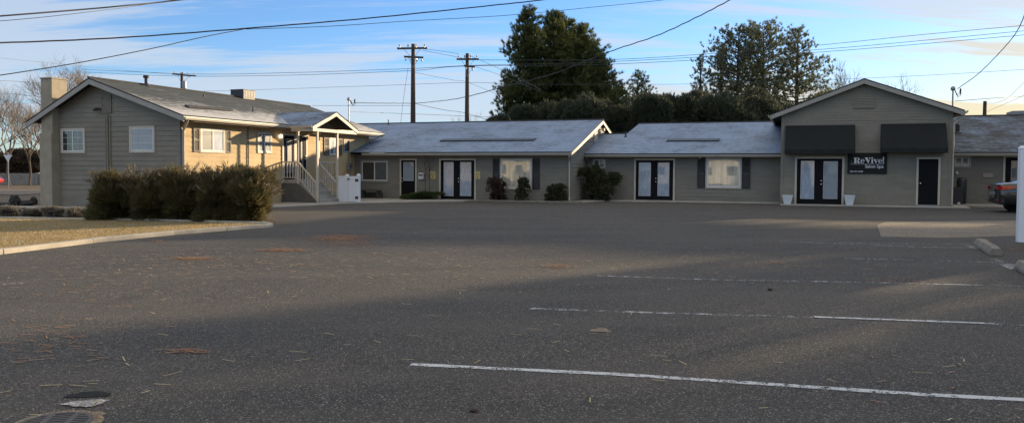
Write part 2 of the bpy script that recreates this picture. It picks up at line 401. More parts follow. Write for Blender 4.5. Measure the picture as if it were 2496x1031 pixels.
def lap_wall(pl, outline, mat, parent, name='wall', lap=.19, depth=.02, seed=0):
    rr = random.Random(seed); mb = MB()
    z0 = min(p[1] for p in outline); z1 = max(p[1] for p in outline); z = z0; a_min = min(p[0] for p in outline)
    while z < z1-1e-3:
        zt = min(z+lap, z1)
        pg = clip(clip(outline, z+1e-6, True), zt-1e-6, False)
        if len(pg) >= 3:
            d = depth*rr.uniform(.8, 1.2)
            mb.face([pl.pt(a, zz, d*(1-(zz-z)/lap)) for a, zz in pg])
            lo = [p for p in pg if abs(p[1]-z) < 1e-3]
            if len(lo) >= 2:
                a0 = min(p[0] for p in lo); a1 = max(p[0] for p in lo)
                mb.face([pl.pt(a0, z, d), pl.pt(a1, z, d), pl.pt(a1, z, -.002), pl.pt(a0, z, -.002)])
        z += lap
    pg = outline
    mb.face([pl.pt(a, zz, -.15) for a, zz in pg])        # inner face
    for i in range(len(pg)):
        p, q = pg[i], pg[(i+1) % len(pg)]
        mb.face([pl.pt(p[0], p[1], -.15), pl.pt(q[0], q[1], -.15), pl.pt(q[0], q[1], 0), pl.pt(p[0], p[1], 0)])
    return mb.build(name, mat, parent, recalc=False)
def ring(mb, pl, a0, a1, z0, z1, w, o0, o1, bottom=True):
    pl.box(mb, a0, a0+w, z0, z1, o0, o1); pl.box(mb, a1-w, a1, z0, z1, o0, o1)
    pl.box(mb, a0+w, a1-w, z1-w, z1, o0, o1-.003)
    if bottom: pl.box(mb, a0+w, a1-w, z0, z0+w, o0, o1-.003)
def window(root, pl, r, panes=2, frame='trim', inner='white_frame', mats=('pane_dark',), grid=None, casing=.08, name='window', sash=.04):
    a0, a1, z0, z1 = r
    mb = MB(); ring(mb, pl, a0, a1, z0, z1, casing, 0, .055)
    f = mb.build(name, M[frame], root, bevel=.006)
    i0, i1, j0, j1 = a0+casing, a1-casing, z0+casing, z1-casing
    mb = MB(); ring(mb, pl, i0, i1, j0, j1, sash, 0, .042)
    w = (i1-i0)/panes
    for k in range(1, panes): pl.box(mb, i0+k*w-.028, i0+k*w+.028, j0+sash, j1-sash, 0, .047)
    mb.build('sash', M[inner], f, bevel=.004)
    for k in range(panes):
        p0, p1 = i0+k*w+(sash if k == 0 else .028), i0+(k+1)*w-(sash if k == panes-1 else .028)
        mb = MB(); pl.box(mb, p0, p1, j0+sash, j1-sash, .0, .026)
        mb.build('pane', M[mats[k % len(mats)]], f)
        if grid and grid[k % len(grid)]:
            gx, gz = grid[k % len(grid)]; mb = MB()
            for q in range(1, gx): x = p0+(p1-p0)*q/gx; pl.box(mb, x-.006, x+.006, j0+sash, j1-sash, .0265, .033)
            for q in range(1, gz): x = j0+sash+(j1-j0-2*sash)*q/gz; pl.box(mb, p0, p1, x-.006, x+.006, .0265, .0315)
            mb.build('muntin', M[inner], f)
    return f
def shutter(root, pl, r, mat):
    a0, a1, z0, z1 = r; mb = MB()
    ring(mb, pl, a0, a1, z0, z1, .055, 0.022, .055); zm = (z0+z1)/2; pl.box(mb, a0+.055, a1-.055, zm-.03, zm+.03, .022, .05)
    z = z0+.06
    while z < z1-.08:
        if abs(z-zm+.02) > .045:
            mb.hexa([pl.pt(a0+.055, z, .022), pl.pt(a1-.055, z, .022), pl.pt(a1-.055, z, .045), pl.pt(a0+.055, z, .045)],
                    [pl.pt(a0+.055, z+.035, .022), pl.pt(a1-.055, z+.035, .022), pl.pt(a1-.055, z+.030, .030), pl.pt(a0+.055, z+.030, .030)])
        z += .05
    return mb.build('shutter', mat, root)
def leaf(root, pl, r, pane_r=None, pane='pane_white', mat='black_door', handle=None, hmat='nickel', panels=False):
    """one door leaf with stiles round its glass"""
    a0, a1, z0, z1 = r; mb = MB()
    if pane_r:
        p0, p1, q0, q1 = pane_r
        pl.box(mb, a0, p0, z0, z1, 0, .05); pl.box(mb, p1, a1, z0, z1, 0, .05)
        pl.box(mb, p0, p1, z0, q0, 0, .0485); pl.box(mb, p0, p1, q1, z1, 0, .0485)
        ring(mb, pl, p0-.012, p1+.012, q0-.012, q1+.012, .02, .0505, .058)
    else: pl.box(mb, a0, a1, z0, z1, 0, .05)
    d = mb.build('door', M[mat], root, bevel=.004)
    if pane_r:
        mb = MB(); pl.box(mb, p0, p1, q0, q1, .0, .03); mb.build('pane', M[pane], d)
        mb = MB(); ring(mb, pl, p0, p1, q0, q1, .022, .0305, .04); mb.build('glazing_bead', M['white_frame'], d)
    if handle:
        n = (pl.pt(0, 0, 1)-pl.pt(0, 0, 0))
        for k, hz in enumerate(handle[1:]):
            mb = MB(); mb.lathe(pl.pt(handle[0], hz, .05), [(.03, 0), (.03, .012), (.012, .014), (.012, .035), (.030, .042), (.032, .058), (.02, .068)], 10, n)
            mb.build('handle' if k == 0 else 'deadbolt', M[hmat], d, smooth=True)
    return d
def door_frame(root, pl, r, w=.09, mat='trim_light', sill=True):
    a0, a1, z0, z1 = r; mb = MB(); ring(mb, pl, a0-w, a1+w, z0-.02, z1+w, w, 0, .06, False)
    f = mb.build('door_frame', M[mat], root, bevel=.006)
    if sill:
        mb = MB(); pl.box(mb, a0, a1, z0-.05, z0-.004, 0, .10); mb.build('threshold', M['metal_grey'], f)
    return f
def french(root, pl, x0, y0, x1, y1, panes, pmats, hx, hy, frame='trim_light'):
    """a pair of leaves given in photo positions; panes = [(x0,x1,y0,y1)...]"""
    a0, a1, z0, z1 = pl.rect(x0, y0, x1, y1); am = (a0+a1)/2
    door_frame(root, pl, (a0, a1, z0, z1), mat=frame)
    for k, (p, pm) in enumerate(zip(panes, pmats)):
        pr = pl.rect(p[0], p[2], p[1], p[3]); _, hz = pl.hit(hx, hy)
        b = (a0+.006, am-.003) if k == 0 else (am+.003, a1-.006)
        leaf(root, pl, (b[0], b[1], z0+.004, z1-.006), pr, pm, handle=((am+.09, hz-.06, hz+.10) if k == 1 else None))
def slope(root, mb_pts, uvs, mat, thick=.045, name='roof'):
    """a roof plane: top face with shingle UVs in metres, sides and underside"""
    mb = MB(); mb.face(mb_pts, uvs); n = len(mb_pts)
    lo = [p-Z*thick for p in mb_pts]; mb.face(lo[::-1])
    for i in range(n): mb.face([mb_pts[i], lo[i], lo[(i+1) % n], mb_pts[(i+1) % n]], [(0, -.05)]*4)
    o = mb.build(name, mat, root, recalc=False); o.data.materials.append(M['shingle_edge'])
    for p in o.data.polygons[1:]: p.material_index = 1
    return o
def slope_v(root, u0, u1, v0, z0, v1, z1, mat, u2=None, u3=None, name='roof'):
    """slope rising along v; eave from u0..u1, ridge from u2..u3"""
    u2 = u0 if u2 is None else u2; u3 = u1 if u3 is None else u3; L = math.hypot(v1-v0, z1-z0)
    return slope(root, [W(u0, v0, z0), W(u1, v0, z0), W(u3, v1, z1), W(u2, v1, z1)], [(u0, 0), (u1, 0), (u3, L), (u2, L)], mat, name=name)
def slope_u(root, v0, v1, u0, z0, u1, z1, mat, v2=None, v3=None, name='roof'):
    v2 = v0 if v2 is None else v2; v3 = v1 if v3 is None else v3; L = math.hypot(u1-u0, z1-z0)
    return slope(root, [W(u0, v0, z0), W(u0, v1, z0), W(u1, v3, z1), W(u1, v2, z1)], [(v0, 0), (v1, 0), (v3, L), (v2, L)], mat, name=name)
def rake(mb, p, q, h, out, w=.04):
    """barge board from p to q hanging h below the roof edge, w thick towards out"""
    p = p-Z*.036-out*(w+.012); q = q-Z*.036-out*(w+.012)
    mb.hexa([p-Z*h, q-Z*h, q-Z*h+out*w, p-Z*h+out*w], [p, q, q+out*w, p+out*w])
def gutter(root, p, q, out, mat='gutter', h=.12, w=.11):
    mb = MB(); o = out
    prof = [(0, 0), (0, -h), (w*.72, -h), (w, -h*.45), (w, 0), (w-.012, 0), (w-.014, -h*.42), (w*.70, -h+.012), (.012, -h+.012), (.012, 0)]
    vs = [p+o*a+Z*b for a, b in prof]+[q+o*a+Z*b for a, b in prof]; n = len(prof)
    fs = [tuple(range(n)), tuple(range(n, 2*n))[::-1]]+[(k, (k+1) % n, n+(k+1) % n, n+k) for k in range(n)]
    mb.mesh(vs, fs); return mb.build('gutter', M[mat], root)
def fascia(root, p, q, h, out, mat='trim', name='fascia'):
    mb = MB(); rake(mb, p, q, h, out); return mb.build(name, M[mat], root)
def downspout(root, pts, r=.038, mat='gutter'):
    mb = MB(); mb.tube(pts, r, 6); return mb.build('downspout', M[mat], root, bevel=0)
def vent_pipe(root, p, h=.35, r=.05, cap=True, mat='metal_dark'):
    mb = MB(); prof = [(r*2.2, -.06), (r*1.5, .05), (r, .08), (r, h)]
    if cap: prof += [(r, h), (r*1.7, h+.01), (r*1.8, h+.10), (r*1.2, h+.13)]
    mb.lathe(p, prof, 10); return mb.build('roof_vent', M[mat], root)
def louvre(root, pl, pts, mat='siding', name='gable_vent'):
    """louvred vent: outline in (a,z) with angled slats across it"""
    mb = MB(); zs = [p[1] for p in pts]; z = min(zs); n = len(pts)
    mb.mesh([pl.pt(a, zz, 0.021) for a, zz in pts]+[pl.pt(a, zz, .03) for a, zz in pts], [tuple(range(n, 2*n))]+[(k, (k+1) % n, n+(k+1) % n, n+k) for k in range(n)])
    for i in range(n):
        p, q = pts[i], pts[(i+1) % n]; cx = sum(k[0] for k in pts)/n; cz = sum(zs)/n
        s = lambda a: (a[0]+(cx-a[0])*.12, a[1]+(cz-a[1])*.12); pi, qi = s(p), s(q)
        mb.hexa([pl.pt(*p, .03), pl.pt(*q, .03), pl.pt(*qi, .03), pl.pt(*pi, .03)], [pl.pt(*p, .06), pl.pt(*q, .06), pl.pt(*qi, .06), pl.pt(*pi, .06)])
    while z < max(zs)-.05:
        row = clip(clip(pts, z+.03, True), z+.04, False)
        if len(row) >= 3:
            a0 = min(p[0] for p in row)+.03; a1 = max(p[0] for p in row)-.03
            if a1 > a0: mb.hexa([pl.pt(a0, z, .055), pl.pt(a1, z, .055), pl.pt(a1, z+.01, .055), pl.pt(a0, z+.01, .055)], [pl.pt(a0, z+.05, .03), pl.pt(a1, z+.05, .03), pl.pt(a1, z+.06, .03), pl.pt(a0, z+.06, .03)])
        z += .07
    return mb.build(name, M[mat], root)
GZ = lambda u, v: W(u, v).x*.005 if abs(W(u, v).x) < 30 else .15*(1 if W(u, v).x > 0 else -1)

# ================================================================== HOUSE ON THE LEFT
c0, u0h = 23.6, -23.1
UL, UR, UE, UEL, VF, VB = -30.35, u0h, -22.42, -31.0, 23.08, 38.0
RU, RZ, EZ, EZL = -27.35, 5.22, 3.62, 3.50
house = empty('house', W(-26.7, 30.5, -.1), -TH, 'taupe house with a wide front gable, chimney, dark frosted roof and a sunlit side wall', 'house')
front = Plane('v', c0); side = Plane('u', u0h)
rzl = lambda u: EZ+(RZ-EZ)*(UE-u)/(UE-RU) if u > RU else EZL+(RZ-EZL)*(u-UEL)/(RU-UEL)
lap_wall(front, [(UL, -.35), (UR, -.35), (UR, rzl(UR)-.06), (RU, RZ-.06), (UL, rzl(UL)-.06)], M['siding'], house, 'front_wall', .2, .019, 1)
lap_wall(side, [(c0, -.35), (37.6, -.35), (37.6, rzl(UR)-.12), (c0, rzl(UR)-.12)], M['siding_house'], house, 'side_wall', .2, .014, 2)
mb = MB(); mb.uvbox(UL, UL+.15, c0, 37.6, -.35, rzl(UL)-.12)
mb.hexa([W(UL, 37.45, -.3), W(UR-.16, 37.45, -.3), W(UR-.16, 37.6, -.3), W(UL, 37.6, -.3)], [W(UL, 37.45, 3.4), W(UR-.16, 37.45, 3.4), W(UR-.16, 37.6, 3.4), W(UL, 37.6, 3.4)])
mb.hexa([W(UL, 37.45, 3.4), W(UR-.16, 37.45, 3.4), W(UR-.16, 37.6, 3.4), W(UL, 37.6, 3.4)], [W(RU-.05, 37.45, RZ-.15), W(RU+.05, 37.45, RZ-.15), W(RU+.05, 37.6, RZ-.15), W(RU-.05, 37.6, RZ-.15)])
mb.build('rear_wall', M['siding'], house)
mb = MB(); mb.uvbox(UR-.09, UR+.028, c0-.028, c0+.10, -.3, rzl(UR)-.14)
mb.build('corner_board', M['siding'], house)
slope_u(house, VF, VB, UE, EZ, RU, RZ, M['roof_house'])
slope_u(house, VB, VF, UEL, EZL, RU-.001, RZ-.001, M['roof_plain'])
mb = MB()
rake(mb, W(UE, VF, EZ-.012), W(RU, VF, RZ-.012), .21, -V); rake(mb, W(RU, VF, RZ-.012), W(UEL, VF, EZL-.012), .21, -V)
mb.build('barge_board', M['trim'], house)
mb = MB(); rake(mb, W(UE, VB, EZ-.012), W(RU, VB, RZ-.012), .2, V); rake(mb, W(RU, VB, RZ-.012), W(UEL, VB, EZL-.012), .2, V); mb.build('barge_board', M['trim'], house)
mb = MB(); mb.uvbox(UR+.03, UE-.02, c0+.0, 29.5, EZ-.235, EZ-.215); mb.build('soffit', M['soffit'], house); mb = MB(); mb.uvbox(UR+.03, UE-.02, 33.3, VB-.1, EZ-.235, EZ-.215); mb.build('soffit', M['soffit'], house)
mb = MB(); mb.tube([W(RU, VF-.02, RZ+.015), W(RU, VB, RZ+.015)], .05, 6); mb.build('ridge_cap', M['roof_plain'], house)
gutter(house, W(UE, VF+.02, EZ-.055), W(UE, 29.55, EZ-.055), U, 'gutter', .13, .12)
gutter(house, W(UE, 33.2, EZ-.055), W(UE, VB, EZ-.055), U, 'gutter', .13, .12)
# downspout at the front corner
zc = EZ-.16
downspout(house, [W(UE-.02, VF+.25, zc+.04), W(UE-.05, VF+.25, zc-.08), W(UR+.12, c0+.12, zc-.30), W(UR+.075, c0+.10, zc-.42), W(UR+.075, c0+.10, .25)], .055)
downspout(house, [W(UE+.05, VB-.4, zc+.05), W(UE+.02, VB-.4, zc-.1), W(UR+.1, 37.3, zc-.35), W(UR+.08, 37.3, 2.75)], .035)
# basement line, chimney
mb = MB(); front.box(mb, UL, UR-.03, -.3, .60, .021, .035); mb.build('foundation', M['siding'], house)
ca0, _ = hv(97, 400, 23.2); ca1, _ = hv(126, 400, 23.2); _, ctz = hv(118, 188, 23.2)
mb = MB(); mb.uvbox(ca0, ca1, 23.2, c0-.002, -.3, 3.0)
mb.uvbox(ca0+.02, ca1-.04, 23.28, 24.0, 2.9, ctz-.06); mb.uvbox(ca0-.01, ca1-.01, 23.25, 24.03, ctz-.06, ctz)
mb.build('chimney', M['chimney'], house, bevel=.01)
window(house, front, front.rect(150, 313, 209, 374), 2, 'trim_light', 'white_frame', ('pane_dark', 'pane_dim'), grid=[(2, 3), (2, 3)])
window(house, front, front.rect(317, 308, 379, 373), 1, 'trim_light', 'white_frame', ('pane_blind',), grid=[(4, 3)])
vr = front.rect(250, 232, 273, 276)
louvre(house, front, [(vr[0], vr[2]), (vr[1], vr[2]), (vr[1], vr[3]), (vr[0], vr[3])], 'siding')
for px, w in ((259, .016), (264, .03), (270, .022)):
    a, z1 = front.hit(px, 281); _, z0 = front.hit(px, 425)
    mb = MB(); mb.tube([front.pt(a, z0, .05), front.pt(a, z1, .05)], w, 6); mb.build('conduit', M['pipe_tan'], house)
# floodlight on the gable
a, z = front.hit(243, 268)
fl = MB(); fl.lathe(front.pt(a+.10, z+.02, .02), [(.05, 0), (.05, .03), (.015, .035), (.015, .14)], 8, -V); fl = fl.build('floodlight', M['metal_dark'], house)
mb = MB(); mb.obox(front.pt(a, z, .17), U*.11, (-V*.6+Z*.8)*.03, (V*.8+Z*.6)*.08); mb.build('lamp_head', M['metal_dark'], fl, bevel=.01)
mb = MB(); mb.obox(front.pt(a, z-.03, .205), U*.09, (-V*.6-Z*.8)*.006, (V*.8-Z*.6)*.06); mb.build('lens', M['car_glass'], fl)
# side wall openings
def side_rect(x0, x1, xm, yt, yb):
    a0, _ = side.hit(x0, 360); a1, _ = side.hit(x1, 360); _, z1 = side.hit(xm, yt); _, z0 = side.hit(xm, yb); return a0, a1, z0, z1
r1 = side_rect(486, 547, 516, 313, 373); window(house, side, r1, 2, 'trim_light', 'white_frame', ('pane_dim', 'pane_white'))
shutter(house, side, (side.hit(470, 350)[0], r1[0]-.02, r1[2]+.02, r1[3]-.02), M['shutter_grey'])
shutter(house, side, (r1[1]+.02, side.hit(561, 350)[0], r1[2]+.02, r1[3]-.02), M['shutter_grey'])
r2 = side_rect(626, 661, 643, 321, 374); window(house, side, r2, 2, 'trim_light', 'white_frame', ('pane_dim', 'pane_dim'), grid=[(2, 2), (2, 2)])
r3 = side_rect(801, 823, 812, 336, 380); window(house, side, r3, 2, 'trim_light', 'white_frame', ('pane_dim', 'pane_white'))
shutter(house, side, (side.hit(788, 350)[0], r3[0]-.02, r3[2]+.02, r3[3]-.02), M['shutter_grey'])
shutter(house, side, (r3[1]+.02, side.hit(832, 350)[0], r3[2]+.02, r3[3]-.02), M['shutter_grey'])
r4 = side_rect(836, 851, 843, 340, 372); window(house, side, r4, 1, 'trim', 'metal_dark', ('pane_dark',))
PFZ = 1.05                                                   # porch floor height
d0, _ = side.hit(690, 400); d1, _ = side.hit(715, 400); d2, _ = side.hit(727, 400); d3, _ = side.hit(744, 400); dz = side.hit(700, 331)[1]
leaf(house, side, (d0, d1, PFZ+.02, dz), (d0+.14, d1-.12, PFZ+.35, dz-.15), 'pane_dim', 'black_door')
leaf(house, side, (d2, d3, PFZ+.02, dz), (d2+.13, d3-.22, PFZ+.35, dz-.15), 'pane_dim', 'black_door', handle=(d3-.10, PFZ+.98, PFZ+1.12), hmat='nickel')
mb = MB(); side.box(mb, d0-.11, d0-.01, PFZ, dz+.10, 0, .06); side.box(mb, d1+.01, d2-.01, PFZ, dz+.10, 0, .06); side.box(mb, d3+.01, d3+.11, PFZ, dz+.10, 0, .06)
side.box(mb, d0, d3, dz+.01, dz+.10, 0, .058); mb.build('door_frame', M['trim_light'], house)
a, z = side.hit(603, 330)
mb = MB(); mb.tube([side.pt(a, EZ-.2, .05), side.pt(a, .3, .05)], .03, 6); mb.build('downspout', M['siding_dark'], house)
# wall lamp beside the porch door (lit)
a, z = side.hit(680, 330)
lm = MB(); lm.lathe(side.pt(a, z+.05, .0), [(.055, 0), (.055, .03), (.02, .04), (.02, .10)], 10, U); lm = lm.build('wall_lamp', M['metal_grey'], house, smooth=False)
mb = MB(); mb.lathe(side.pt(a, z-.08, .11), [(.035, .12), (.075, .08), (.085, 0), (.05, -.06)], 12); mb.build('lamp_shade', M['lamp_glow'], lm, smooth=True)
# porch: landing, steps, posts, railings, gabled roof
PV0, PV1, PU1, PU2 = 29.85, 31.45, u0h+.95, u0h+1.98
gz = GZ(u0h+1, 30.5)
porch = MB(); porch.uvbox(u0h+.025, PU1, PV0+.02, 33.0, PFZ-.16, PFZ); 
NS = 5; run = (PU2-PU1+.12)/NS; rise = (PFZ-gz)/(NS+1)
for k in range(NS):
    porch.uvbox(PU1+k*run+.002, PU1+(k+1)*run+.02, PV0+.06, PV1+.02, gz-.1, PFZ-rise*(k+1)-.035)
    porch.uvbox(PU1+k*run+.002, PU1+(k+1)*run+.035, PV0+.04, PV1+.04, PFZ-rise*(k+1)-.034, PFZ-rise*(k+1))
porch = porch.build('porch', M['concrete'], house)
mb = MB(); pts = [(u0h+.03, gz-.2), (PU2+.30, gz-.2), (PU2+.30, gz+.10)]
prof = [(u0h+.03, gz-.2), (PU2+.22, gz-.2), (PU2+.22, gz+.06)]
for k in range(NS, 0, -1): prof += [(PU1+k*run-.06, PFZ-rise*(k+1)+rise*.30), (PU1+k*run-.06, PFZ-rise*k-.16)]
prof += [(PU1-.02, PFZ-.17), (u0h+.03, PFZ-.17)]
# stepped dark skirt
vs = [W(a, PV0-.02, b) for a, b in prof]+[W(a, PV0+.03, b) for a, b in prof]; n = len(prof)
mb.mesh(vs, [tuple(range(n)), tuple(range(n, 2*n))[::-1]]+[(k, (k+1) % n, n+(k+1) % n, n+k) for k in range(n)]); mb.build('skirt', M['foundation'], porch)
PZ = EZ-.16; MEZ = 3.55; PRV = 31.33; PRZ = 4.30; PUE = u0h+2.08
posts = [(PU1-.03, PV0+.04), (PU2+.0, PV0+.04), (PU1-.03, PV1+.05), (PU2+.0, PV1+.05)]
for k, (a, b) in enumerate(posts):
    zb = PFZ-.25 if a < PU1 else gz+.02
    mb = MB(); mb.uvbox(a-.045, a+.045, b-.045, b+.045, zb, MEZ-.2); mb.uvbox(a-.06, a+.06, b-.06, b+.06, MEZ-.28, MEZ-.201); mb.build('post', M['trim_light'], porch, bevel=.006)
def rail(p, q, h0, n, sl):
    """handrail with balusters between p and q (foot points)"""
    mb = MB(); d = (q-p); L = math.hypot(d.x, d.y); hd = Vector((d.x, d.y, 0)).normalized(); nr = hd.cross(Z)
    for h, t, w in ((h0, .028, .045), (.12, .02, .025)):
        mb.hexa([p+Z*(h-t)-nr*w, q+Z*(h-t)-nr*w, q+Z*(h-t)+nr*w, p+Z*(h-t)+nr*w], [p+Z*(h+t)-nr*w, q+Z*(h+t)-nr*w, q+Z*(h+t)+nr*w, p+Z*(h+t)+nr*w])
    for k in range(n):
        c = p+d*((k+.5)/n); mb.obox(c+Z*(h0/2+.05), hd*.018, nr*.018, Z*(h0/2-.08))
    return mb.build('railing', M['trim_light'], porch)
yv = PV0+.04
rail(W(u0h+.06, yv, PFZ-.02), W(PU1-.08, yv, PFZ-.02), .85, 5, 0)
rail(W(PU1+.03, yv, PFZ-.10), W(PU2-.05, yv, gz+rise*.9-.1), .88, 7, 0)
rail(W(PU1-.03, PV1+.10, PFZ-.02), W(PU1-.03, 33.0, PFZ-.02), .85, 8, 0)
rail(W(PU1+.03, PV1+.05, PFZ-.10), W(PU2-.05, PV1+.05, gz+rise*.9-.1), .88, 7, 0)
rail(W(u0h+.06, 33.0, PFZ-.02), W(PU1-.08, 33.0, PFZ-.02), .85, 5, 0)
mb = MB(); mb.uvbox(PU1-.08, PU1+.02, 32.95, 33.05, gz, PFZ+.9); mb.build('post', M['trim_light'], porch)
# porch roof: two slopes facing -V and +V
def main_u(z): return UE-(z-EZ)/(RZ-EZ)*(UE-RU)              # where the main slope reaches height z
PV_E0, PV_E1 = 29.45, 33.2
for ve, s in ((PV_E0, 1), (PV_E1, -1)):
    L = math.hypot(PRV-ve, PRZ-MEZ); rid = main_u(PRZ)
    pts = [W(UE-.1, ve, MEZ+.04), W(PUE, ve, MEZ), W(PUE, PRV, PRZ), W(rid, PRV, PRZ)]
    uv = [(UE, 0), (PUE, 0), (PUE, L), (rid, L)]
    if s < 0: pts = pts[::-1]; uv = uv[::-1]
    o = slope(porch, pts, uv, M['roof_porch'], .045, 'porch_roof')
mb = MB(); rake(mb, W(PUE, PV_E0, MEZ-.01), W(PUE, PRV, PRZ-.01), .17, U); rake(mb, W(PUE, PRV, PRZ-.01), W(PUE, PV_E1, MEZ-.01), .17, U); mb.build('barge_board', M['trim_light'], porch)
gutter(porch, W(UE-.02, PV_E0, MEZ-.01), W(PUE-.02, PV_E0, MEZ-.01), -V, 'gutter', .10, .1)
mb = MB(); mb.uvbox(UE+.15, PUE-.05, PV_E0+.05, PV_E0+.17, MEZ-.26, MEZ-.1); mb.uvbox(UE+.15, PUE-.05, PV_E1-.17, PV_E1-.05, MEZ-.26, MEZ-.1)
mb.uvbox(PUE-.17, PUE-.05, PV_E0+.172, PV_E1-.172, MEZ-.26, MEZ-.12); mb.build('beam', M['trim_light'], porch)
mb = MB(); mb.mesh([W(PUE-.95, PV_E0+.2, MEZ-.12), W(PUE-.95, PV_E1-.2, MEZ-.12), W(PUE-.95, PRV, PRZ-.2), W(PUE-.99, PV_E0+.2, MEZ-.12), W(PUE-.99, PV_E1-.2, MEZ-.12), W(PUE-.99, PRV, PRZ-.2)], [(0, 1, 2), (3, 5, 4), (0, 3, 4, 1), (1, 4, 5, 2), (2, 5, 3, 0)]); mb.build('gable_panel', M['soffit'], porch)  # added dark panel, set back, stands in for the open gable's shade
# things on the house roof
def on_roof(px, py):                                          # photo position on the right-hand slope
    d = ray(px, py); n = (U*(RZ-EZ)/(UE-RU)+Z); n.normalize(); P0 = W(UE, 30, EZ); t = (P0-CAM).dot(n)/d.dot(n); return CAM+d*t
vent_pipe(house, W(RU+.15, at(345, 215, 34).dot(V), RZ-.02), .30, .075)
vent_pipe(house, on_roof(617, 272), .22, .03, False)
vent_pipe(house, on_roof(497, 236), .10, .03, False)
p = W(RU-.25, 32.3, RZ-.12)
cu, cz = p.dot(U), RZ
v_a = 31.9
cooler = MB(); cooler.uvbox(RU-.5, RU+.32, v_a, v_a+.9, RZ-.1, RZ+.38); cooler = cooler.build('rooftop_cooler', M['metal_dark'], house, bevel=.015)
mb = MB()
for k in range(7): mb.uvbox(RU+.321, RU+.332, v_a+.06+k*.12, v_a+.14+k*.12, RZ+.02, RZ+.32)
mb.build('grille', M['trim'], cooler)
mb = MB(); mb.uvbox(RU-.52, RU+.34, v_a-.02, v_a+.92, RZ+.381, RZ+.40); mb.build('lid', M['metal_dark'], cooler)
vb1 = on_roof(455, 262); vb2 = on_roof(565, 271)
mb = MB(); mb.hexa([vb1+U*.12, vb2+U*.12, vb2-U*.12+Z*.05, vb1-U*.12+Z*.05], [vb1+U*.10+Z*.05, vb2+U*.10+Z*.05, vb2-U*.10+Z*.12, vb1-U*.10+Z*.12]); mb.build('slot_vent', M['roof_plain'], house)
# meter boxes on the far end of the side wall
a, z = side.hit(853, 405); 
mb = MB(); side.box(mb, a-.35, a+.0, z-.25, z+.2, .02, .16); m_ = mb.build('meter_box', M['metal_grey'], house, bevel=.01)
mb = MB(); mb.lathe(side.pt(a-.18, z+.02, .16), [(.08, 0), (.08, .06), (.06, .09)], 12, U); mb.build('meter_glass', M['car_glass'], m_)
mb = MB(); mb.tube([side.pt(a-.18, z+.2, .08), side.pt(a-.18, 3.1, .08)], .03, 6); mb.build('conduit', M['metal_grey'], house)

# ================================================================== CENTRE WING
V1, E1, Z1, RV1, RZ1 = 36.1, 35.6, 2.47, 41.7, 4.38
UA, UB, UX = u0h+.02, -10.80, -27.6
wing = empty('motel_wing', W(-17, 40, -.05), -TH, 'long low wing', 'building')
wing['label'] = 'centre wing with the single half-glazed black door, a frosted roof and its sunlit gable peak'
w1 = Plane('v', V1); e1 = Plane('u', UB)
lap_wall(w1, [(UA, -.3), (UB, -.3), (UB, Z1-.12), (UA, Z1-.12)], M['siding_dark'], wing, 'front_wall', .2, .013, 3)
sl1 = (RZ1-Z1)/(RV1-E1)
lap_wall(e1, [(V1, -.3), (47.3, -.3), (47.3, Z1+sl1*.5-.06), (RV1, RZ1-.06), (V1, Z1+sl1*.5-.06)], M['siding'], wing, 'end_wall', .2, .02, 4)
mb = MB(); mb.uvbox(UB-.08, UB+.03, V1-.03, V1+.1, -.3, Z1-.1); mb.build('corner_board', M['siding'], wing)
mb = MB(); mb.uvbox(UX+.5, UB-.16, 47.1, 47.3, -.3, Z1-.05); mb.build('rear_wall', M['siding_dark'], wing)
UO = UB+.22
zk = Z1+sl1*(38.15-E1); Lk = math.hypot(38.15-E1, zk-Z1); Lr = math.hypot(RV1-E1, RZ1-Z1)
slope(wing, [W(UA, E1, Z1), W(UO, E1, Z1), W(UO, RV1, RZ1), W(UX, RV1, RZ1), W(UX, 38.15, zk), W(UA, 38.15, zk)], [(UA, 0), (UO, 0), (UO, Lr), (UX, Lr), (UX, Lk), (UA, Lk)], M['roof_frost'])
mb = MB(); mb.hexa([W(UX+.3, 38.2, -.3), W(UX+.45, 38.2, -.3), W(UX+.45, 47.2, -.3), W(UX+.3, 47.2, -.3)], [W(UX+.3, 38.2, Z1), W(UX+.45, 38.2, Z1), W(UX+.45, 47.2, Z1), W(UX+.3, 47.2, Z1)]); mb.build('end_wall', M['siding_dark'], wing)
slope_v(wing, UO, UX, 47.8, Z1, RV1+.001, RZ1-.001, M['roof_plain'])
mb = MB(); mb.tube([W(UX, RV1, RZ1+.01), W(UO, RV1, RZ1+.01)], .045, 6); mb.build('ridge_cap', M['roof_plain'], wing)
mb = MB(); rake(mb, W(UO, E1, Z1-.01), W(UO, RV1, RZ1-.01), .17, U); rake(mb, W(UO, RV1, RZ1-.01), W(UO, 47.8, Z1-.01), .17, U); mb.build('barge_board', M['trim_light'], wing)
gutter(wing, W(UE+.15, E1, Z1-.055), W(UO-.02, E1, Z1-.055), -V, 'trim', .13, .11)
mb = MB(); mb.uvbox(UR+.03, UB+.18, E1+.02, V1-.03, Z1-.19, Z1-.17); mb.build('soffit', M['soffit'], wing)
downspout(wing, [W(UO-.12, E1-.06, Z1-.14), W(UO-.12, E1-.04, Z1-.24), W(UB-.03, V1-.10, Z1-.42), W(UB-.03, V1-.085, Z1-.55), W(UB-.03, V1-.085, .22), W(UB-.0, V1-.16, .12), W(UB+.03, V1-.28, .08)], .042)
# end gable louvre + lamp
va, za = hu(1451, 334, UB)
louvre(wing, e1, [(va-.35, za-.28), (va+.35, za-.28), (va+.35, za+.20), (va, za+.42), (va-.35, za+.20)], 'trim_light')
a, z = hu(1459, 316, UB)
mb = MB(); mb.lathe(e1.pt(a+.3, z, .02), [(.05, 0), (.05, .03), (.02, .035), (.02, .12), (.08, .13), (.09, .25)], 10, U); mb.build('floodlight', M['trim_light'], wing)
window(wing, w1, w1.rect(880, 390, 948, 444), 2, 'trim', 'white_frame', ('pane_dark', 'pane_dim'), casing=.09)
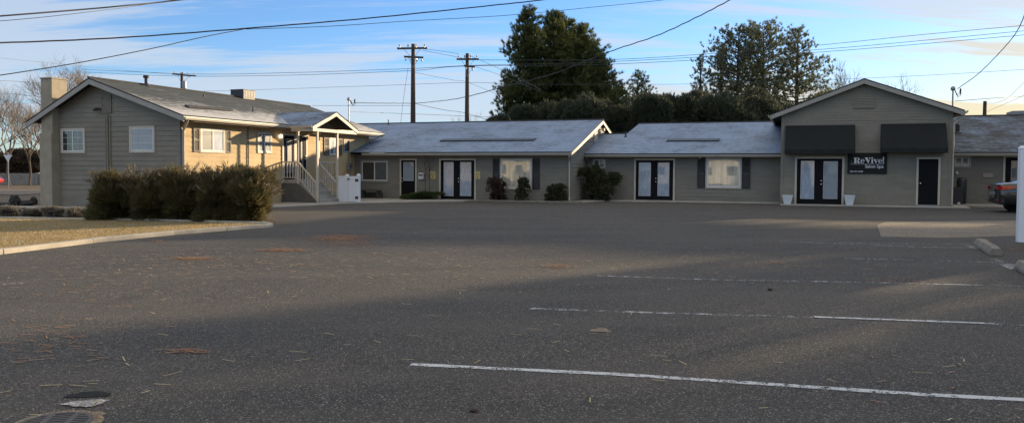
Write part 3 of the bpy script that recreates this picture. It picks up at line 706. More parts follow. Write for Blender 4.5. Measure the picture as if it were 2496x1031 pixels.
# single door
dr = w1.rect(979, 391, 1013, 484); door_frame(wing, w1, dr)
pr = w1.rect(984, 395, 1010, 441); _, hz = w1.hit(981, 440)
leaf(wing, w1, (dr[0]+.005, dr[1]-.005, dr[2]+.004, dr[3]-.005), pr, 'pane_blind', handle=(dr[0]+.07, hz-.04, hz+.12))
french(wing, w1, 1075, 391, 1157, 489, [(1082, 1107, 395, 478), (1122, 1150, 395, 478)], ['pane_white', 'pane_white'], 1115, 440)
wr = w1.rect(1219, 386, 1298, 462); window(wing, w1, wr, 1, 'trim_light', 'white_frame', ('pane_curtain',), casing=.07, sash=.06)
shutter(wing, w1, (w1.hit(1202, 420)[0], wr[0]-.01, wr[2]+.04, wr[3]-.0), M['shutter_dark']); shutter(wing, w1, (wr[1]+.01, w1.hit(1316, 420)[0], wr[2]+.04, wr[3]-.0), M['shutter_dark'])
def on_slope(px, py, v0, z0, sl):
    d = ray(px, py); n = (-V*sl+Z).normalized(); P0 = W(0, v0, z0); t = (P0-CAM).dot(n)/d.dot(n); return CAM+d*t
def slot(root, x0, x1, y, v0, z0, sl):
    p = on_slope(x0, y, v0, z0, sl); a0, vv = p.dot(U), p.dot(V); a1 = on_slope(x1, y, v0, z0, sl).dot(U); zz = z0+sl*(vv-v0)
    mb = MB(); mb.hexa([W(a0, vv, zz-.01), W(a1, vv, zz-.01), W(a1, vv+.35, zz+.35*sl), W(a0, vv+.35, zz+.35*sl)], [W(a0, vv, zz+.06), W(a1, vv, zz+.06), W(a1-.05, vv+.35, zz+.35*sl+.03), W(a0+.05, vv+.35, zz+.35*sl+.03)])
    s = mb.build('slot_vent', M['metal_dark'], root)
    mb = MB(); mb.hexa([W(a0-.02, vv-.02, zz+.061), W(a1+.02, vv-.02, zz+.061), W(a1+.02, vv+.5, zz+.5*sl+.021), W(a0-.02, vv+.5, zz+.5*sl+.021)], [W(a0-.02, vv-.02, zz+.074), W(a1+.02, vv-.02, zz+.074), W(a1+.02, vv+.5, zz+.5*sl+.03), W(a0-.02, vv+.5, zz+.5*sl+.03)]); mb.build('vent_cover', M['roof_frost'], s)
slot(wing, 1072, 1298, 346, E1, Z1, sl1)
vent_pipe(wing, W(on_slope(931, 312, E1, Z1, sl1).dot(U), RV1-.25, RZ1-.08), .30, .03, False)
vent_pipe(wing, W(on_slope(1228, 300, E1, Z1, sl1).dot(U), RV1+.6, RZ1-.2), .45, .045, False, 'wood_old')

# ================================================================== MIDDLE WING
V3, E3, Z3 = 39.0, 38.5, 2.44
mid = empty('motel_wing', W(0, 42, 0), -TH, 'middle wing with a stepped frosted ridge, adjoining the tall salon front', 'building')
w3 = Plane('v', V3); UC, UD = UB+.0, hv(1904, 420, 37.5)[0]
lap_wall(w3, [(UC, -.3), (UD+.2, -.3), (UD+.2, Z3-.12), (UC, Z3-.12)], M['siding_dark'], mid, 'front_wall', .2, .013, 5)
RV3, RZ3 = 44.3, 4.28; sl3 = (RZ3-Z3)/(RV3-E3)
LV = 42.2; LZ = Z3+sl3*(LV-E3)
uA = on_slope(1536, 325, E3, Z3, sl3).dot(U); uB = on_slope(1557, 303, E3, Z3, sl3).dot(U)
mb = MB(); L = math.hypot(RV3-E3, RZ3-Z3); Ll = L*(LV-E3)/(RV3-E3)
pts = [W(UC+.02, E3, Z3), W(UD, E3, Z3), W(UD, RV3, RZ3), W(uB, RV3, RZ3), W(uB-.25, LV, LZ), W(UC+.02, LV, LZ)]
uvs = [(UC, 0), (UD, 0), (UD, L), (uB, L), (uB-.25, Ll), (UC, Ll)]
slope(mid, pts, uvs, M['roof_mid'])
slope_v(mid, UD, uB, 49.5, Z3, RV3+.001, RZ3-.001, M['roof_plain'])
slope_v(mid, uB, UC, 47, Z3+.4, LV+.001, LZ-.001, M['roof_plain'])
mb = MB(); mb.tube([W(uB, RV3, RZ3+.01), W(UD, RV3, RZ3+.01)], .045, 6); mb.tube([W(UC, LV, LZ+.01), W(uB-.25, LV, LZ+.01)], .04, 6); mb.build('ridge_cap', M['roof_plain'], mid)
mb = MB(); mb.hexa([W(uB-.24, LV, LZ-.1), W(uB-.21, LV, LZ-.1), W(uB+.01, RV3+4, LZ-.1), W(uB-.02, RV3+4, LZ-.1)], [W(uB-.24, LV, LZ-.09), W(uB-.21, LV, LZ-.09), W(uB+.01, RV3, RZ3-.1), W(uB-.02, RV3, RZ3-.1)]); mb.build('end_wall', M['siding'], mid)
gutter(mid, W(UC+.05, E3, Z3-.055), W(UD-.02, E3, Z3-.055), -V, 'trim', .13, .11)
mb = MB(); mb.uvbox(UC+.03, UD, E3+.02, V3-.03, Z3-.19, Z3-.17); mb.build('soffit', M['soffit'], mid)
downspout(mid, [W(UC+.15, E3-.05, Z3-.1), W(UC+.15, E3, Z3-.25), W(UC+.12, V3-.08, Z3-.45), W(UC+.12, V3-.08, .2)], .035, 'siding_dark')
window(mid, w3, w3.rect(1444, 386, 1478, 412), 2, 'trim', 'white_frame', ('pane_dark', 'pane_dim'), casing=.08)
french(mid, w3, 1550, 391, 1641, 492, [(1557, 1587, 396, 478), (1603, 1632, 396, 478)], ['pane_white', 'pane_white'], 1590, 440)
wr = w3.rect(1720, 384, 1808, 460); window(mid, w3, wr, 1, 'trim_light', 'white_frame', ('pane_curtain',), casing=.07, sash=.07)
shutter(mid, w3, (w3.hit(1700, 420)[0], wr[0]-.01, wr[2]+.02, wr[3]+.02), M['shutter_dark']); shutter(mid, w3, (wr[1]+.01, w3.hit(1829, 420)[0], wr[2]+.02, wr[3]+.02), M['shutter_dark'])
slot(mid, 1625, 1752, 346, E3, Z3, sl3)
vent_pipe(mid, on_slope(1525, 334, E3, Z3, sl3), .30, .045, False)
a, z = w3.hit(1707, 381); mb = MB(); mb.lathe(W(a, V3-.2, Z3-.19), [(.05, 0), (.05, -.02), (.03, -.07)], 10); mb.build('soffit_lamp', M['white_frame'], mid)

# ================================================================== SALON FRONT (tall gable)
V4 = 37.5; w4 = Plane('v', V4); ul, ur = UD, hv(2318, 420, V4)[0]
RF = 37.15
el_, zl_ = hv(1878, 279, RF); er_, zr_ = hv(2352, 268, RF); pk_, zp_ = hv(2107, 191, RF); zp_ += .0
salon = empty('salon_building', W((ul+ur)/2, 42, .05), -TH, 'tall gabled taupe salon front with two black awnings and black doors', 'building')
sll = (zp_-zl_)/(pk_-el_); slr = (zp_-zr_)/(er_-pk_)
rz4 = lambda u: zl_+sll*(u-el_) if u < pk_ else zr_+slr*(er_-u)
print('salon', ul, ur, el_, zl_, er_, zr_, pk_, zp_)
lap_wall(w4, [(ul, -.3), (ur, -.3), (ur, rz4(ur)-.06), (pk_, zp_-.06), (ul, rz4(ul)-.06)], M['siding'], salon, 'front_wall', .13, .014, 6)
mb = MB(); mb.uvbox(ul, ul+.15, V4+.16, 50, -.3, rz4(ul)-.12); mb.build('side_wall', M['siding'], salon); mb = MB(); mb.uvbox(ur-.15, ur, V4+.16, 50, -.3, rz4(ur)-.12); mb.build('side_wall', M['siding'], salon)
mb = MB(); mb.uvbox(ul-.025, ul+.10, V4-.028, V4+.05, -.3, rz4(ul)-.13); mb.build('corner_board', M['siding'], salon)
mb = MB(); mb.uvbox(ur-.10, ur+.025, V4-.028, V4+.05, -.3, rz4(ur)-.13); mb.build('corner_board', M['siding'], salon)
slope_u(salon, 50.2, RF, el_, zl_, pk_, zp_, M['roof_plain']); slope_u(salon, RF, 50.2, er_, zr_, pk_+.001, zp_-.001, M['roof_plain'])
mb = MB(); rake(mb, W(el_, RF, zl_-.0), W(pk_, RF, zp_-.0), .20, -V); rake(mb, W(pk_, RF, zp_-.0), W(er_, RF, zr_-.0), .20, -V); mb.build('barge_board', M['trim'], salon)
mb = MB(); 
for (a, z, b, zz) in ((el_, zl_, pk_, zp_), (er_, zr_, pk_, zp_)):
    mb.hexa([W(a, RF+.03, z-.22), W(b, RF+.03, zz-.22), W(b, V4-.02, zz-.22), W(a, V4-.02, z-.22)], [W(a, RF+.03, z-.20), W(b, RF+.03, zz-.20), W(b, V4-.02, zz-.20), W(a, V4-.02, z-.20)])
mb.build('soffit', M['soffit'], salon)
gutter(salon, W(er_, RF-.03, zr_-.02), W(er_, 50, zr_-.02), U, 'gutter', .12, .13); gutter(salon, W(el_, RF-.03, zl_-.02), W(el_, 50, zl_-.02), -U, 'gutter', .12, .11)
downspout(salon, [W(er_+.06, V4+.05, zr_-.12), W(er_+.03, V4+.03, zr_-.28), W(ur+.10, V4-.06, zr_-.50), W(ur+.06, V4-.06, zr_-.62), W(ur+.06, V4-.06, .2)], .034, 'trim_light')
vr = w4.rect(2080, 215, 2131, 264)
am = (vr[0]+vr[1])/2; wv = (vr[1]-vr[0])/2; zt = vr[2]+(vr[3]-vr[2])*.45
arch = [(vr[0], vr[2]), (vr[1], vr[2])]+[(am+wv*math.cos(q)*(1 if k in (0, 6) else .92), zt+(vr[3]-zt)*math.sin(q)) for k, q in enumerate([math.pi*j/6 for j in range(7)])]
louvre(salon, w4, arch, 'siding')
french(salon, w4, 1942, 387, 2052, 498, [(1951, 1985, 392, 485), (2006, 2042, 393, 485)], ['pane_white', 'pane_blind'], 1991, 446, 'trim_light')
dr = w4.rect(2238, 388, 2286, 499); door_frame(salon, w4, dr, .085)
leaf(salon, w4, (dr[0]+.005, dr[1]-.005, dr[2]+.004, dr[3]-.005), None, handle=(dr[0]+.08, w4.hit(2243, 447)[1]))
def awning(x0, x1, xb0, xb1, yt, yb):
    OUT = .75
    a0, zt = w4.hit(x0, yt); a1, _ = w4.hit(x1, yt); _, zb = hv((xb0+xb1)/2, yb, V4-OUT)
    zb1 = zb; mb = MB()
    P = lambda a, o, z: W(a, V4-o, z)
    va = .20
    prof = [(.02, zt), (.10, zt+.0), (OUT, zb1+va), (OUT, zb1), (OUT-.02, zb1), (OUT-.02, zb1+va-.02), (.10, zt-.03), (.02, zt-.03)]
    n = 24
    def pf(k):                                               # cloth sags a little between its four ribs
        s = abs(math.sin(math.pi*4*k/n)); return [prof[0], prof[1], (OUT-.012*s, zb1+va-.02*s), (OUT+.006*s, zb1+.012*s), (OUT-.02, zb1+.012*s), (OUT-.03, zb1+va-.04), prof[6], prof[7]]
    for k in range(n):
        b0 = a0+(a1-a0)*k/n; b1 = a0+(a1-a0)*(k+1)/n
        mb.mesh([P(b0, o, z) for o, z in pf(k)]+[P(b1, o, z) for o, z in pf(k+1)], [(i, (i+1) % 8, 8+(i+1) % 8, 8+i) for i in range(8)])
    for a in (a0, a1):
        e = .012 if a == a0 else -.012
        mb.mesh([P(a, .02, zt), P(a, .10, zt), P(a, OUT, zb1+va), P(a, OUT, zb1), P(a, .02, zb1+.0)]+[P(a+e, .02, zt), P(a+e, .10, zt), P(a+e, OUT, zb1+va), P(a+e, OUT, zb1), P(a+e, .02, zb1)],
                [(0, 1, 2, 3, 4), (9, 8, 7, 6, 5)]+[(k, (k+1) % 5, 5+(k+1) % 5, 5+k) for k in range(5)])
    o = mb.build('awning', M['awning_cloth'], salon)
    mb = MB()
    for k in range(5):
        a = a0+.05+(a1-a0-.1)*k/4; mb.tube([P(a, .03, zb1+.02), P(a, OUT-.04, zb1+.02)], .014, 6); mb.tube([P(a, .08, zt-.06), P(a, OUT-.05, zb1+va-.05)], .012, 6)
    mb.build('awning_frame', M['metal_grey'], o)
awning(1915, 2084, 1910, 2080, 307, 375); awning(2147, 2305, 2145, 2306, 303, 372)

# ================================================================== RIGHT WING
V5, E5, Z5 = 40.8, 40.3, 2.52; w5 = Plane('v', V5); UF = ur+14
rw = empty('motel_wing', W(ur+7, 44, .1), -TH, 'right wing beside the car, grey shingle roof with little frost and a small sliding window', 'building')
lap_wall(w5, [(ur-.1, -.3), (UF, -.3), (UF, Z5-.12), (ur-.1, Z5-.12)], M['siding_dark'], rw, 'front_wall', .2, .013, 7)
_, zr5 = hv(2400, 283, 45.6); RV5 = 45.6; sl5 = (zr5-Z5)/(RV5-E5); print('right wing ridge', zr5)
slope_v(rw, ur+.02, UF, E5, Z5, RV5, zr5, M['roof_right']); slope_v(rw, UF, ur+.02, 51, Z5, RV5+.001, zr5-.001, M['roof_plain'])
gutter(rw, W(ur+.03, E5, Z5-.055), W(UF, E5, Z5-.055), -V, 'trim', .13, .11)
mb = MB(); mb.uvbox(ur+.03, UF, E5+.02, V5-.03, Z5-.19, Z5-.17); mb.build('soffit', M['soffit'], rw)
mb = MB(); mb.tube([W(ur, RV5, zr5+.01), W(UF, RV5, zr5+.01)], .045, 6); mb.build('ridge_cap', M['roof_plain'], rw)
mb = MB(); mb.uvbox(UF-.16, UF, V5+.16, 50.5, -.3, Z5-.1); mb.build('side_wall', M['siding_dark'], rw)
window(rw, w5, w5.rect(2322, 378, 2367, 409), 2, 'trim', 'white_frame', ('pane_dark', 'pane_dim'), casing=.10)
dr = w5.rect(2449, 384, 2499, 499); door_frame(rw, w5, dr)
leaf(rw, w5, (dr[0]+.005, dr[1]-.005, dr[2]+.004, dr[3]-.005), (dr[0]+.22, dr[1]-.16, dr[2]+.9, dr[3]-.14), 'pane_dim', handle=(dr[0]+.08, 1.0, 1.14))
vent_pipe(rw, on_slope(2334, 325, E5, Z5, sl5), .45, .09, False)
a, _ = hv(2464, 276, RV5+.8); mb = MB(); mb.uvbox(a, a+1.7, RV5+.5, RV5+1.8, zr5-.2, zr5+.27); mb.build('rooftop_unit', M['metal_grey'], rw, bevel=.02)
a, z = w5.hit(2325, 421); mb = MB(); mb.lathe(w5.pt(a+.1, z, .02), [(.03, 0), (.03, .02), (.012, .03), (.012, .09), (.05, .10), (.055, .2)], 8, -V); mb.build('floodlight', M['white_frame'], rw)
# ------------------------------------------------------------------ ground
def sheet(name, pts, mat, h=0.004, kind='structure', label=None):
    """flat polygon lying on the ground (points x,y), h above it"""
    mb = MB(); top = [Vector((p[0], p[1], g(p[0])+h)) for p in pts]; mb.face(top)
    o = mb.build(name, mat, None, origin=(0, 0, 0)); o.data.polygons[0].normal
    if o.data.polygons[0].normal.z < 0: o.data.flip_normals()
    if kind: o['kind'] = kind
    if label: o['label'] = label
    return o
mb = MB(); xs = [-2500, -30, 30, 2500]; ys = [-2500, 300, 2500]
for i in range(3):
    mb.face([Vector((xs[i], -2500, g(xs[i])-.0)), Vector((xs[i+1], -2500, g(xs[i+1]))), Vector((xs[i+1], 2500, g(xs[i+1]))), Vector((xs[i], 2500, g(xs[i])))])
gr = mb.build('ground', M['land'], None, origin=(0, 0, -.012)); gr['kind'] = 'structure'
gr.location.z = -.030
# parking lot (a grid so that it follows the fall of the ground)
kt = gp(672, 553); 
lot = MB(); L0 = [(-30, -12), (30, -12), (30, 33), (W(14, 37.2).x, W(14, 37.2).y), (W(0, 38.9).x, W(0, 38.9).y), (W(-11, 37).x, W(-11, 37).y), (W(-22, 35.9).x, W(-22, 35.9).y), (W(-23.05, 28).x, W(-23.05, 28).y), (-13.5, 27), (-30, 24)]
lot.face([Vector((x, y, g(x))) for x, y in L0]); lot = lot.build('parking_lot', M['asphalt'], None, origin=(0, 0, 0)); lot['kind'] = 'structure'
if lot.data.polygons[0].normal.z < 0: lot.data.flip_normals()
def gl(pl): return [gp(x, y) for x, y in pl]
sheet('pale_pavement', gl([(2148, 577), (2138, 548), (2160, 541), (2480, 538), (2700, 538), (2900, 575), (2478, 575), (2300, 580)]), M['asphalt_pale'], .004)
# lawn and planting bed, bounded by kerbs
def poly_kerb(name, pix, w, h, mat, label, cat='kerb'):
    P = gl(pix); mb = MB(); n = len(P)
    for k in range(n-1):
        a, b = P[k], P[k+1]; d = (b-a); d.z = 0; d.normalize(); nr = d.cross(Z)*w/2
        m = max(1, int((b-a).length/1.2))
        for j in range(m):
            p = a+(b-a)*(j/m); q = a+(b-a)*((j+1)/m)-d*.012
            e = random.uniform(-.006, .006)
            mb.hexa([p-nr-Z*.1, q-nr-Z*.1, q+nr-Z*.1, p+nr-Z*.1], [p-nr*.85+Z*(h+e), q-nr*.85+Z*(h+e), q+nr*.85+Z*(h+e), p+nr*.85+Z*(h+e)])
    return tag(mb.build(name, mat, None, bevel=.012), label, cat)
poly_kerb('kerb', [(-700, 700), (0, 619), (220, 592), (420, 572), (662, 553)], .20, .10, M['kerb'], 'pale sunlit concrete kerb between the dry lawn and the parking lot')
poly_kerb('kerb', [(-500, 527), (0, 534), (330, 539), (640, 547), (662, 551)], .12, .08, M['kerb'], 'thin concrete kerb between the dry lawn and the juniper bed')
sheet('lawn', gl([(-700, 700), (0, 620), (220, 593), (420, 573), (655, 553), (640, 547), (330, 539), (0, 534), (-500, 527)]), M['lawn_base'], .03)
sheet('planting_bed', gl([(-500, 527), (0, 533), (330, 538), (655, 550), (672, 543), (664, 520), (440, 508), (100, 504), (-300, 504)]), M['soil'], .02)
# walks
def walk(name, poly, h, mat=None):
    mb = MB(); n = len(poly); mb.hexa([Vector((x, y, g(x)-.1)) for x, y in poly], [Vector((x, y, g(x)+h)) for x, y in poly])
    o = mb.build(name, mat or M['concrete'], None, bevel=.012); o['kind'] = 'structure'; return o
def uvp(*a): return [(W(u, v).x, W(u, v).y) for u, v in a]
q = gp(680, 511); qu, qv = q.dot(U), q.dot(V)
walk('walk', uvp((u0h+.06, qv-.6), (u0h+2.3, qv+.0), (u0h+3.6, 31.0), (u0h+7.2, 34.6), (u0h+7.4, V1-.04), (u0h+.06, V1-.04), (u0h+.06, 33)), .05)
walk('walk', uvp((u0h+7.5, V1-1.0), (UB+.75, V1-1.0), (UB+.75, V1-.86), (UB+.75, V1-.04), (u0h+7.5, V1-.04)), .07, M['concrete_old'])
walk('walk', uvp((UB+.80, V1-.6), (UB+1.4, V3-1.2), (UD-.05, V3-1.1), (UD-.05, V3-.04), (UB+.08, V3-.04), (UB+.08, V1-.6)), .05)
walk('walk', uvp((UD-.0, V4-1.0), (ur+.6, V4-.95), (ur+.6, V4-.05), (UD-.0, V4-.05)), .04)
walk('walk', uvp((ur+.65, V5-2.2), (UF, V5-2.2), (UF, V5-.05), (ur+.12, V5-.05), (ur+.12, V4-.04), (ur+.65, V4-.04)), .05)
walk('garden_walk', [(gp(-200, 507).x, gp(-200, 507).y), (gp(240, 510).x, gp(240, 510).y), (gp(240, 505.5).x, gp(240, 505.5).y), (gp(-200, 502.5).x, gp(-200, 502.5).y)], .04)
# left background: road, verges, wall
mb = MB()
def gsheet(name, x0, x1, y0, y1, mat, h=0.0):
    mb = MB(); mb.face([Vector((x0, y0, -.15+h)), Vector((x1, y0, -.15+h)), Vector((x1, y1, -.15+h)), Vector((x0, y1, -.15+h))])
    o = mb.build(name, mat, None, origin=(0, 0, 0)); o['kind'] = 'structure'
    if o.data.polygons[0].normal.z < 0: o.data.flip_normals()
    return o
gsheet('road', -160, -30.2, 47, 58, M['far_road'], .01)
def lined(pts, name, mat, w, h):
    return None
# ------------------------------------------------------------------ painted lines
def strip(pix, w, mat, label, n=8):
    P = gl(pix); mb = MB(); Q = []
    for k in range(len(P)-1):
        for j in range(n): Q.append(P[k]+(P[k+1]-P[k])*(j/n))
    Q.append(P[-1]); l, r = [], []
    for k, p in enumerate(Q):
        d = (Q[min(k+1, len(Q)-1)]-Q[max(k-1, 0)]); d.z = 0; d.normalize(); nr = d.cross(Z); ww = w/2*random.uniform(.85, 1.1)
        for s, arr in ((1, l), (-1, r)):
            c = p+nr*s*ww; arr.append(Vector((c.x, c.y, g(c.x)+.004)))
    for k in range(len(Q)-1): mb.face([l[k], l[k+1], r[k+1], r[k]])
    o = mb.build('parking_line', mat, None); 
    if o.data.polygons[0].normal.z < 0: o.data.flip_normals()
    return tag(o, label, 'parking line')
strip([(1002, 888), (1500, 912), (1869, 936), (2240, 961), (2700, 985)], .085, M['line_fresh'], 'nearest and boldest white parking line, running out of the frame at right')
strip([(1290, 752), (1640, 764), (1985, 773), (2200, 781), (2560, 794)], .085, M['line_worn'], 'second nearest white parking line, worn away along its middle')
strip([(1985, 773), (2200, 781), (2400, 788.5)], .08, M['line_fresh'], 'fresher right-hand stretch of the second nearest parking line').location.z += .003
strip([(1455, 672), (1740, 682), (2050, 687), (2300, 693), (2560, 699)], .08, M['line_worn'], 'worn white parking line passing just below the near concrete stop')
strip([(2060, 630), (2250, 634), (2430, 640)], .08, M['line_worn'], 'white parking line ending between the two concrete stops')
strip([(1900, 588), (2100, 596), (2240, 602), (2372, 605)], .08, M['line_worn'], 'white parking line ending at the far concrete stop')
strip([(2040, 591), (2200, 594), (2345, 597)], .07, M['line_worn'], 'farthest faint white parking line')
strip([(2345, 594), (2388, 606)], .22, M['line_worn'], 'short white bar in front of the far concrete stop', 3)
strip([(2425, 632), (2480, 657)], .20, M['line_worn'], 'short white bar between the two concrete stops', 3)
strip([(5, 694), (60, 689), (105, 684)], .06, M['line_worn'], 'short white paint scrap at the left edge of the lot', 4)
strip([(1460, 560), (1550, 562)], .05, M['line_faint'], 'tiny faint paint scrap in the middle of the lot', 3)
# concrete wheel stops
def stop(px0, py0, px1, py1, label):
    a, b = gp(px0, py0), gp(px1, py1); d = (b-a); L = d.length; d.normalize(); nr = d.cross(Z).normalized(); h, w, t = .155, .12, .07
    mb = MB(); secs = []
    N = 9
    for k in range(N+1):
        s = k/N; e = .93 if k in (0, N) else 1; p = a+d*(L*s)
        j = lambda: random.uniform(-.006, .006)
        secs += [p-nr*w, p-nr*w*e+Z*.055, p-nr*t*e+Z*(h*e+j()), p+nr*t*e+Z*(h*e+j()), p+nr*w*e+Z*.055, p+nr*w]
    fs = [tuple(range(6)), tuple(range(N*6, N*6+6))[::-1]]+[(k*6+j, k*6+(j+1) % 6, (k+1)*6+(j+1) % 6, (k+1)*6+j) for k in range(N) for j in range(6)]
    mb.mesh(secs, fs); root = mb.build('wheel_stop', M['concrete_old'], None, bevel=.012)
    tag(root, label, 'wheel stop', 'concrete wheel stops at the right edge of the lot'); return root
stop(2388, 598, 2428, 624, 'weathered concrete wheel stop lying whole in view at the right edge of the lot')
stop(2492, 655, 2555, 695, 'concrete wheel stop cut off by the right edge of the picture, nearer than its twin')
# drain grate with frost patch
dc = gp(134, 1034)
grate = empty('storm_drain', (dc.x, dc.y, g(dc.x)), R(12), 'round slotted iron drain grate in the asphalt, half out of frame at bottom left', 'drain')
cz = g(dc.x)
mb = MB(); N = 36; vs = []
for r, z in ((.34, .012), (.41, .012), (.44, .001)): vs += [Vector((dc.x+r*math.cos(2*math.pi*k/N), dc.y+r*math.sin(2*math.pi*k/N), cz+z)) for k in range(N)]
mb.mesh(vs, [(i*N+k, i*N+(k+1) % N, (i+1)*N+(k+1) % N, (i+1)*N+k) for i in range(2) for k in range(N)]); mb.build('rim', M['dirt_spot'], grate)
mb = MB(); mb.mesh([Vector((dc.x+.339*math.cos(2*math.pi*k/N), dc.y+.339*math.sin(2*math.pi*k/N), cz+.005)) for k in range(N)], [tuple(range(N))]); mb.build('shaft', M['black_hole'], grate)
mb = MB(); ca, sa = math.cos(R(12)), math.sin(R(12)); AX = Vector((ca, sa, 0)); AY = Vector((-sa, ca, 0)); c = Vector((dc.x, dc.y, cz+.010))
for k in range(-5, 6):
    y = k*.06; hw = math.sqrt(max(.0, .335**2-y*y))
    if hw > .03: mb.obox(c+AY*y, AX*hw, AY*.017, Z*.004)
for x in (-.12, .12): mb.obox(c+AX*x+Z*.0006, AX*.028, AY*.31, Z*.004)
vs = []
for r in (.30, .345): vs += [c+Vector((r*math.cos(2*math.pi*k/N), r*math.sin(2*math.pi*k/N), .0055)) for k in range(N)]
mb.mesh(vs, [(k, (k+1) % N, N+(k+1) % N, N+k) for k in range(N)]); mb.build('grate', M['cast_iron'], grate)
grate.scale = (.62, .62, 1)
def spot(name, px, py, rx, ry, mat, h, label, cat, seed=1, ang=0):
    rr = random.Random(seed); c = gp(px, py); pts = []
    for k in range(28):
        q = 2*math.pi*k/28; r = 1+.16*math.sin(3*q+seed)+.09*math.sin(7*q+2*seed)+rr.uniform(-.06, .06)
        x, y = rx*r*math.cos(q), ry*r*math.sin(q); x, y = x*math.cos(ang)-y*math.sin(ang), x*math.sin(ang)+y*math.cos(ang); pts.append((c.x+x, c.y+y))
    mb = MB(); mb.face([Vector((x, y, g(x)+h)) for x, y in pts]); o = mb.build(name, mat, None, origin=(c.x, c.y, g(c.x)+h))
    if o.data.polygons[0].normal.z < 0: o.data.flip_normals()
    o['kind'] = 'structure'; return o
spot('asphalt_hollow', 218, 962, .15, .075, M['tar'], .004, 'black broken hollow in the asphalt above the drain', 'hole', 3, .1)  # flat sheet; the hollow's darkness is put into its colour
spot('worn_patch', 209, 984, .135, .08, M['patch_grey'], .008, 'pale grey bare patch beside the drain', 'patch', 5, .12)
spot('worn_patch', 236, 1010, .05, .05, M['dirt_spot'], .006, 'x', 'patch', 2)
spot('worn_patch', 1465, 805, .10, .10, M['dirt_spot'], .005, 'pale round mark', 'patch', 4)
p = gp(1876, 708); mb = MB(); mb.blob(p+Z*.015, .035, .02, .018, 8, 5, .3); tag(mb.build('pine_cone', M['bark'], None), 'small dark pine cone lying alone on the asphalt between two parking lines', 'pine cone')
p = gp(1155, 1003); mb = MB(); mb.blob(p+Z*.01, .03, .018, .012, 8, 5, .3); tag(mb.build('dead_leaf', M['bark'], None), 'small brown leaf on the asphalt at the bottom edge of the picture', 'leaf')

# ------------------------------------------------------------------ left background
pa = gp(-260, 446); pb = gp(180, 446)
mb = MB(); yb = 74; 
zb = at(50, 421, yb).z
for k in range(12):
    x0 = -78+k*4.0; mb.box(x0, x0+3.94, yb, yb+.2, -.2, zb-.06); mb.box(x0-.0, x0+.30, yb-.06, yb+.26, -.2, zb)
tag(mb.build('boundary_wall', M['wall_block'], None), 'long low grey block wall across the road behind the house', 'wall')
yy = 60; p = at(19, 381, yy); gz = -.15
ys = empty('road_sign', (p.x, yy, gz), 0, 'back of a pale triangular yield sign on a thin post at far left', 'road sign')
mb = MB(); mb.tube([Vector((p.x, yy+.03, gz)), Vector((p.x, yy+.03, p.z+.3))], .035, 6); mb.build('post', M['metal_grey'], ys)
mb = MB(); s = .34; tri = [Vector((p.x-s, yy, p.z+.1)), Vector((p.x+s, yy, p.z+.1)), Vector((p.x, yy, p.z-.45))]; mb.hexa(tri, [q-Vector((0, .01, 0)) for q in tri]); mb.build('sign_plate', M['sign_white'], ys)

# ------------------------------------------------------------------ poles
def pole(px, ytop, Y, r, label, arms, base=None):
    p = at(px, ytop, Y); x = p.x; gz_ = -.15 if x < -30 else g(x)
    root = empty('utility_pole', (x, Y, gz_), 0, label, 'utility pole')
    mb = MB(); mb.tube([Vector((x, Y, gz_-.2)), Vector((x+.0, Y, p.z*.5)), Vector((x, Y, p.z))], [r*1.25, r*1.05, r*.75], 10); mb.build('shaft', M['pole_wood'], root)
    for (xa, ya, xb, yb, ins, up) in arms:
        a = at(xa, ya, Y-r); b = at(xb, yb, Y-r); mb = MB(); d = (b-a); L = d.length; d.normalize()
        mb.obox((a+b)/2, d*L/2, Vector((0, .055, 0)), Z*.065); arm = mb.build('crossarm', M['pole_arm'], root)
        mb = MB(); c = Vector((x, Y-r-.03, 0))
        for e in (a+d*L*.22, b-d*L*.22): mb.tube([e-Z*.05, Vector((x, Y-r*.9, (a.z+b.z)/2-.75))], .018, 4)
        mb.build('brace', M['metal_grey'], arm)
        for k in range(ins):
            q = a+d*L*((k+.3)/(ins-.4) if ins > 1 else .5)
            s = 1 if up else -1
            mb = MB(); mb.lathe(q+Z*.06*s, [(.02, 0), (.02, .06*s), (.055, .07*s), (.06, .12*s), (.035, .14*s), (.055, .16*s), (.045, .22*s)], 8); mb.build('insulator', M['porcelain'], arm)
    return root
P1 = pole(1007, 108, 55, .17, 'tallest utility pole, two crossarms, standing behind the centre wing roof', [(968, 119, 1041, 118, 4, True), (985, 139, 1032, 141, 4, False)])
P2 = pole(1139, 131, 56, .16, 'utility pole with two crossarms, just left of the big pine', [(1113, 145, 1167, 145, 4, True), (1131, 161, 1157, 164, 2, False)])
P3 = pole(443, 177, 78, .17, 'small distant utility pole with a transformer, above the house ridge', [(420, 181, 478, 186, 4, True)])
q = at(449, 208, 77.6); mb = MB(); mb.lathe(q-Z*.35, [(.2, 0), (.22, .04), (.22, .7), (.16, .78)], 10); mb.build('transformer', M['metal_grey'], P3)
P4 = pole(2401, 247, 58, .16, 'bare top of a wooden pole showing above the right wing roof', [])
